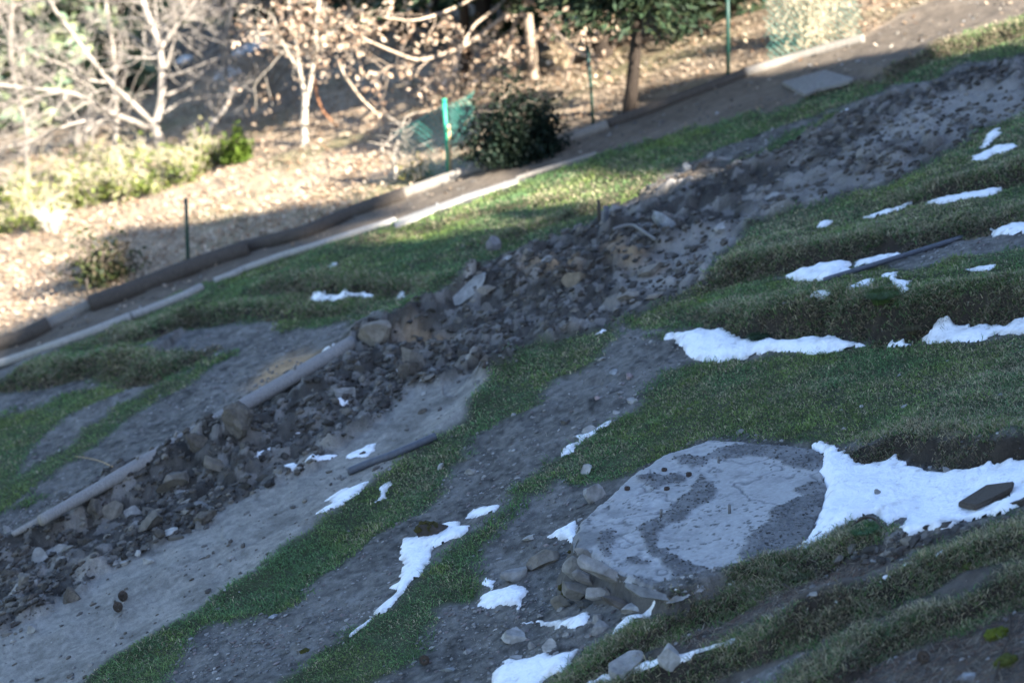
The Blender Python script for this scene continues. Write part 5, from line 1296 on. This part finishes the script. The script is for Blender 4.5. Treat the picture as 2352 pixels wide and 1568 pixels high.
leaf_tree('young_oak', 'slim forked tree full of tan dead leaves', (700, 332), [([(700,335),(698,272),(702,226)], .06, .05, 0), ([(702,228),(688,160),(680,100),(668,40),(660,-40)], .042, .02, .2), ([(704,228),(716,180),(722,110),(728,40),(735,-40)], .042, .02, -.2),
    ([(690,170),(660,120),(640,80),(625,30)], .02, .01, -.3), ([(722,110),(760,80),(790,50),(820,20)], .02, .01, .2)], 41, 1250, .042, (.42, .37, .30), .10, jit_tips([(622,-20,740,60,.4), (660,20,800,120,.5), (700,90,760,160,.14), (800,-20,850,90,.15)], 160, 1), 9, .7)
leaf_tree('oak', 'pale trunked tree whose leafy boughs droop over the fence', (1225, 182), [([(1227,188),(1222,120),(1214,60),(1208,0),(1204,-60)], .085, .075, 0),
    ([(1206,-20),(1180,20),(1130,60),(1080,100),(1020,125),(960,142),(900,118),(840,92),(790,60)], .042, .016, -2.0), ([(1190,-30),(1140,20),(1085,60),(1060,110),(1045,160),(1030,200)], .03, .008, -2.6),
    ([(1180,-40),(1100,-10),(1020,30),(950,50),(880,40)], .03, .012, -2.2), ([(960,142),(930,160),(900,150),(880,160)], .015, .007, -2.0), ([(1208,10),(1180,60),(1170,110),(1165,150)], .02, .006, -1.5),
    ([(1215,0),(1260,50),(1300,100),(1345,128)], .02, .008, -3.0)], 42, 1200, .05, (.36, .28, .21), .07,
    jit_tips([(995,150,1110,225,.40), (1030,60,1130,150,.28), (840,-10,1000,90,.4), (1090,20,1240,110,.32), (780,30,880,130,.18), (1140,80,1180,180,.10)], 120, 2), 7, .6)
leaf_tree('small_leafy_tree', 'low branch tips with brown leaves left of the dark pine', (1300, 190), [([(1300,195),(1310,140),(1330,80),(1360,40),(1370,-30)], .03, .015, 0), ([(1330,80),(1290,60),(1270,20)], .015, .008, 0)], 43, 160, .06, (.2, .15, .11), .12, jit_tips([(1230,40,1380,120,.5)], 40, 3), 6, .5)

def pine(name, label, base, px_path, r0, r1, seed, nb, L0, cols, z0, z1, csize=.16, ncard=26, bark='darkbark', droop=-.2, sides=9):
    b = np.array(base) if len(base) == 3 else G(*base)
    r = np.random.default_rng(seed); root = tag(empty(name, b), label, 'tree'); mb = MB()
    H = z1
    P = np.array([b + np.array((0, 0, -.2)), b + np.array((r.normal(0, .05), 0, H * .3)), b + np.array((r.normal(0, .1), 0, H * .65)), b + np.array((0, 0, H))])
    if px_path is not None: P = np.array([at(x, y, b[1]) for x, y in px_path])
    Q = smoothpts(P, 5); mb.tube(Q - b, np.linspace(r0, r1, len(Q)), sides); mb.build('trunk', MAT[bark], root, True)
    br = MB(); cr = MB()
    for k in range(nb):
        f = r.uniform(0, 1); h = z0 + (z1 - z0) * f
        c = np.array([np.interp(b[2] + h, Q[:, 2], Q[:, 0]), np.interp(b[2] + h, Q[:, 2], Q[:, 1]), b[2] + h])
        th = r.uniform(0, 6.283); L = L0 * (1 - .8 * f) * r.uniform(.7, 1.15)
        d = np.array((math.cos(th), math.sin(th), droop + .3 * f + r.normal(0, .1)))
        pts = np.array([c + d * L * s_ + np.array((0, 0, -.12 * L * s_ * s_)) for s_ in (0, .35, .7, 1)])
        br.tube(pts - b, np.linspace(.03, .008, 4), 4, (.06, .045, .035), cap=False)
        n = ncard; s_ = r.uniform(.2, 1, n) ** .8
        pp = np.stack([np.interp(s_, (0, .35, .7, 1), pts[:, i]) for i in range(3)], -1) + r.normal(0, .11 * L, (n, 3)) * np.array((1, 1, .45))
        A = r.normal(size=(n, 3)) * .6 + d; A /= np.linalg.norm(A, axis=1, keepdims=True); B_ = np.cross(A, r.normal(size=(n, 3))); B_ /= np.linalg.norm(B_, axis=1, keepdims=True)
        sz = csize * r.uniform(.6, 1.3, (n, 1))
        cc = np.array(cols)[r.integers(len(cols), size=n)] * r.uniform(.6, 1.35, (n, 1))
        cr.cards(pp - b, A * sz, B_ * sz * .35, cc)
    if nb: br.build('branches', MAT[bark], root); cr.build('crown', MAT['green'], root)
    return root
DKG = [(.02, .035, .018), (.028, .05, .024), (.035, .045, .02)]
PLG = [(.20, .26, .14), (.25, .31, .17), (.16, .23, .15), (.28, .31, .15)]
pine('pine_tree', 'dark pine trunk standing at the path edge', (1445, 258), [(1443,275),(1452,200),(1460,110),(1464,30),(1468,-80),(1470,-420),(1475,-1300)], .105, .03, 61, 60, 1.5, DKG, 1.7, 2.6, .075, 170)
pine('pine_tree', 'second dark trunk close behind the dark pine', (1385, 130), [(1385,140),(1382,60),(1380,-20),(1380,-400),(1385,-1500)], .19, .04, 62, 210, 3.2, DKG, 3.2, 7.5, .24, 60)
pine('pine_tree', 'black trunk seen through the boughs above the green post', (1072, 205), [(1072,215),(1070,120),(1066,40),(1064,-320),(1060,-1200)], .12, .03, 63, 140, 1.5, DKG, 1.9, 3.8, .2, 50)
pine('evergreen', 'bushy dark evergreen at the top right of the pine', (1600, 60), None, .12, .05, 64, 60, 1.6, DKG, .35, 4.5, .09, 110)
ev = [((60, 250), 65, 'pale sunlit evergreen nearest the left edge', PLG), ((170, 240), 66, 'pale sunlit evergreen behind the crooked limbs', PLG), ((280, 225), 67, 'sunlit evergreen behind the leafless tree', PLG), ((-60, 300), 68, 'evergreen cut by the left edge', PLG)]
for b, sd, lab, c in ev: pine('evergreen', lab, b, None, .13, .04, sd, 95, 1.7, c, .1, 6.0, .17, 36)
# the far depth of the wood: dark firs row behind row
far = [(610,70),(760,85),(850,60),(930,90),(1010,60),(1110,70),(1290,60),(1180,40),(690,50),(1520,30),(1660,10),(1760,-10),(1880,-60),(2020,-90)]
names = ['behind the forked tree', 'behind the slim leafy tree', 'behind the drooping boughs', 'left of the black trunk', 'right of the black trunk', 'beside the pale trunk', 'between pale trunk and dark pine', 'high behind the pale trunk', 'high behind the forked tree', 'right behind the dark pine', 'behind the cut dark post', 'left behind the upper mesh', 'right behind the upper mesh', 'at the head of the path']
for i, ((x, y), nm) in enumerate(zip(far, names)):
    pine('fir_tree', 'dark fir standing ' + nm, (x, y), None, .15, .04, 200 + i, 42, 1.9, DKG, .5, 6.5, .2, 30)

# shrubs
def shrub(name, px, py, wpx, hpx, seed, cols, label, n=1500, size=.035, stems=14, depth=.8, stemc=(.16, .13, .10), cat='shrub', foliage='foliage', fill=.35, twigs=True):
    p = G(px, py); k = pxm(p[1]); a = wpx * k / 2; h = hpx * k; r = np.random.default_rng(seed)
    root = tag(empty(name, p), label, cat); mb = MB()
    for i in range(stems):
        th = r.uniform(0, 6.283); q = np.array((math.cos(th) * a * r.uniform(.3, 1), math.sin(th) * a * depth * r.uniform(.3, 1), h * r.uniform(.6, 1.05)))
        m_ = q * np.array((.4, .4, .55)) + r.normal(0, .04, 3)
        pts = smoothpts([(q[0] * .1, q[1] * .1, -.1), m_, q], 3); mb.tube(pts, np.linspace(.012, .004, len(pts)), 5, stemc, cap=False)
        if twigs:
            for _ in range(4):
                f = r.integers(2, len(pts)); e = pts[f] + r.normal(0, .22 * h, 3) * np.array((1, 1, .7)); mb.tube([pts[f], (pts[f] + e) / 2 + r.normal(0, .02, 3), e], [.006, .004, .003], 4, stemc, cap=False)
    mb.build('stems', MAT['bark'], root)
    if n:
        u = r.normal(size=(n, 3)); u /= np.linalg.norm(u, axis=1, keepdims=True); u[:, 2] = np.abs(u[:, 2]) * 1.0
        rad = r.uniform(fill, 1, (n, 1)) ** .7
        rad = rad * r.uniform(.8, 1.22, (n, 1))
        lum = 1 + .42 * np.sin(u[:, :1] * 5 + seed) * np.sin(u[:, 1:2] * 6 + u[:, 2:] * 5)
        P = u * rad * lum * np.array((a, a * depth, h))
        A = r.normal(size=(n, 3)); A /= np.linalg.norm(A, axis=1, keepdims=True); B_ = np.cross(A, r.normal(size=(n, 3))); B_ /= np.linalg.norm(B_, axis=1, keepdims=True)
        s = size * r.uniform(.6, 1.4, (n, 1)); c = np.array(cols)[r.integers(len(cols), size=n)] * r.uniform(.6, 1.35, (n, 1))
        m2 = MB(); m2.cards(P, A * s, B_ * s * .6, c); m2.build(foliage, MAT['green'], root)
    return root
YG = [(.13, .17, .03), (.19, .21, .045), (.10, .14, .025), (.26, .24, .13), (.15, .18, .05)]
rs_ = np.random.default_rng(9)
for i, (x, y) in enumerate([(10,535),(45,505),(90,520),(70,470),(130,495),(25,450),(175,480),(150,440),(215,468),(250,440),(205,415),(290,455),(320,425),(270,400),(355,440),(385,410),(430,418),(415,385),(465,395),(500,375)]):
    o = shrub('shrub', x, y, rs_.uniform(60, 120), rs_.uniform(40, 105), 701 + i, YG, 'one of the loose yellow green shrubs in the sunny row at the left', 420, .038, 18, 1.2, (.40, .35, .25), fill=.05)
    o['group'] = 'loose yellow green shrubs in the sunny row'
shrub('shrub', 545, 372, 70, 62, 80, [(.06, .10, .012), (.08, .12, .015)], 'deep green shrub at the right end of the sunny row', 1800, .04)
shrub('juniper_bush', 1190, 374, 225, 160, 81, [(.006, .014, .009), (.009, .019, .012), (.012, .02, .011)], 'large dark juniper bush right of the bright green post', 9000, .035, 20, .5)  # foliage colours darkened to put shade into the bush
shrub('shrub', 240, 650, 180, 112, 82, [(.03, .045, .02), (.05, .06, .02), (.06, .05, .03)], 'dark low bush with a mesh scrap at the left', 1500, .04, 34, fill=.1)
shrub('bare_bush', 905, 415, 90, 150, 83, YG, 'small leafless bush left of the torn mesh', 0, .03, 12, .6, (.42, .36, .29))
shrub('bare_bush', 960, 412, 90, 60, 84, [(.16, .15, .05)], 'sparse yellow twiggy bush below the torn mesh', 160, .03, 16, .6, (.4, .34, .26))
shrub('dry_bush', 1850, 100, 230, 190, 85, [(.40, .31, .20), (.46, .37, .25)], 'pale dry bush tangled behind the upper mesh', 900, .03, 60, .6, (.46, .37, .26))
shrub('bare_bush', 1290, 165, 120, 75, 86, YG, 'thin straw coloured twigs right of the pale trunk', 0, .03, 22, .6, (.42, .33, .22))
shrub('bare_bush', 120, 530, 130, 60, 87, YG, 'pale twigs low in the left shrubs', 0, .03, 22, .6, (.5, .45, .38))
shrub('bare_bush', 190, 330, 220, 110, 88, YG, 'grey tangle of twigs behind the left shrubs', 0, .03, 32, .6, (.34, .30, .26))
shrub('bare_bush', 600, 230, 170, 110, 89, YG, 'brown tangle of twigs behind the saplings', 0, .03, 50, .6, (.25, .2, .15))
def vine(pts, Y, rad, c, label):
    Q = smoothpts([at(x, y, Y) for x, y in pts], 5); mb = MB(); mb.tube(Q - Q[-1], rad, 6, c); o = mb.build('vine', MAT['bark'], None, True); o.location = Q[-1]; tag(o, label, 'vine')
vine([(722,178),(726,215),(740,255),(775,292)], G(775, 300)[1], .016, (.26, .12, .06), 'reddish brown stem arching down beside the slim leafy tree')
vine([(772,130),(792,175),(830,228),(868,262),(880,300)], G(885, 330)[1], .018, (.42, .33, .24), 'pale stem arching down towards the leafless bush')
vine([(1288,75),(1310,105),(1345,128),(1375,150)], G(1375, 200)[1], .02, (.36, .28, .2), 'pale bough end reaching the leaning post')

# dead leaves on the woodland floor
r = np.random.default_rng(77); N = 170000
y = 33 * (70 / 33) ** r.uniform(0, 1, N); x = y * r.uniform(-.2, .2, N)
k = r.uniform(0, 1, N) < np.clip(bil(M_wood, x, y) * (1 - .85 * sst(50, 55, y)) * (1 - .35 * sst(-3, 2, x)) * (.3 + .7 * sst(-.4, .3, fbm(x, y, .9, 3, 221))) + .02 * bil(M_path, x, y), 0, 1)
x = x[k]; y = y[k]; n = len(x); z = gz(x, y)
A = r.normal(size=(n, 3)) * np.array((1, 1, .45)); A /= np.linalg.norm(A, axis=1, keepdims=True); B_ = np.cross(A, r.normal(size=(n, 3)) * .3 + np.array((0, 0, 1.0))); B_ /= np.linalg.norm(B_, axis=1, keepdims=True)
s = .032 * r.uniform(.5, 1.5, (n, 1))
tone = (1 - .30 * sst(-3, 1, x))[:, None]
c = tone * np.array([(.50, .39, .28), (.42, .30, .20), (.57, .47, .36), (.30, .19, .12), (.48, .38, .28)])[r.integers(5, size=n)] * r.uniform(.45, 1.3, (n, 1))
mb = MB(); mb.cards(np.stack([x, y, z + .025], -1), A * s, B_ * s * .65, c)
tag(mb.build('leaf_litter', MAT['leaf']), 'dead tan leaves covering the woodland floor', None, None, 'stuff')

SHADE = [(24, 6.9), (24, 12.3), (24.1, 13.3), (24, 14.4), (24.2, 15.3), (24, 16.1), (24, 9.3)]; SHN = ['nearest', 'second', 'third', 'fourth', 'fifth', 'farthest', 'smallest']
# unseen firs added to shape the shade on the slope (uphill, right of the frame)
r = np.random.default_rng(5)
for i, (x, y) in enumerate(SHADE):
    pine('fir_tree', 'unseen fir added right of the frame to shade the slope', (x, y, hz(x, y)), None, .12, .03, 300 + i, 90, (1.0, 1.1, 1.1, 1.1, 1.0, .8, .4)[i], DKG, .15, (2.4, 3.0, 3.0, 3.0, 3.5, 3.7, .8)[i], (.2, .2, .2, .2, .2, .2, .1)[i], 40)['label'] = 'unseen fir added to shade the slope ' + SHN[i]
pine('fir_tree', 'x', (24, 8.4, hz(24, 8.4)), None, .12, .03, 330, 90, 1.2, DKG, 2.3, 4.3, .2, 44)['label'] = 'unseen thin fir with a high crown added to shade the slope'
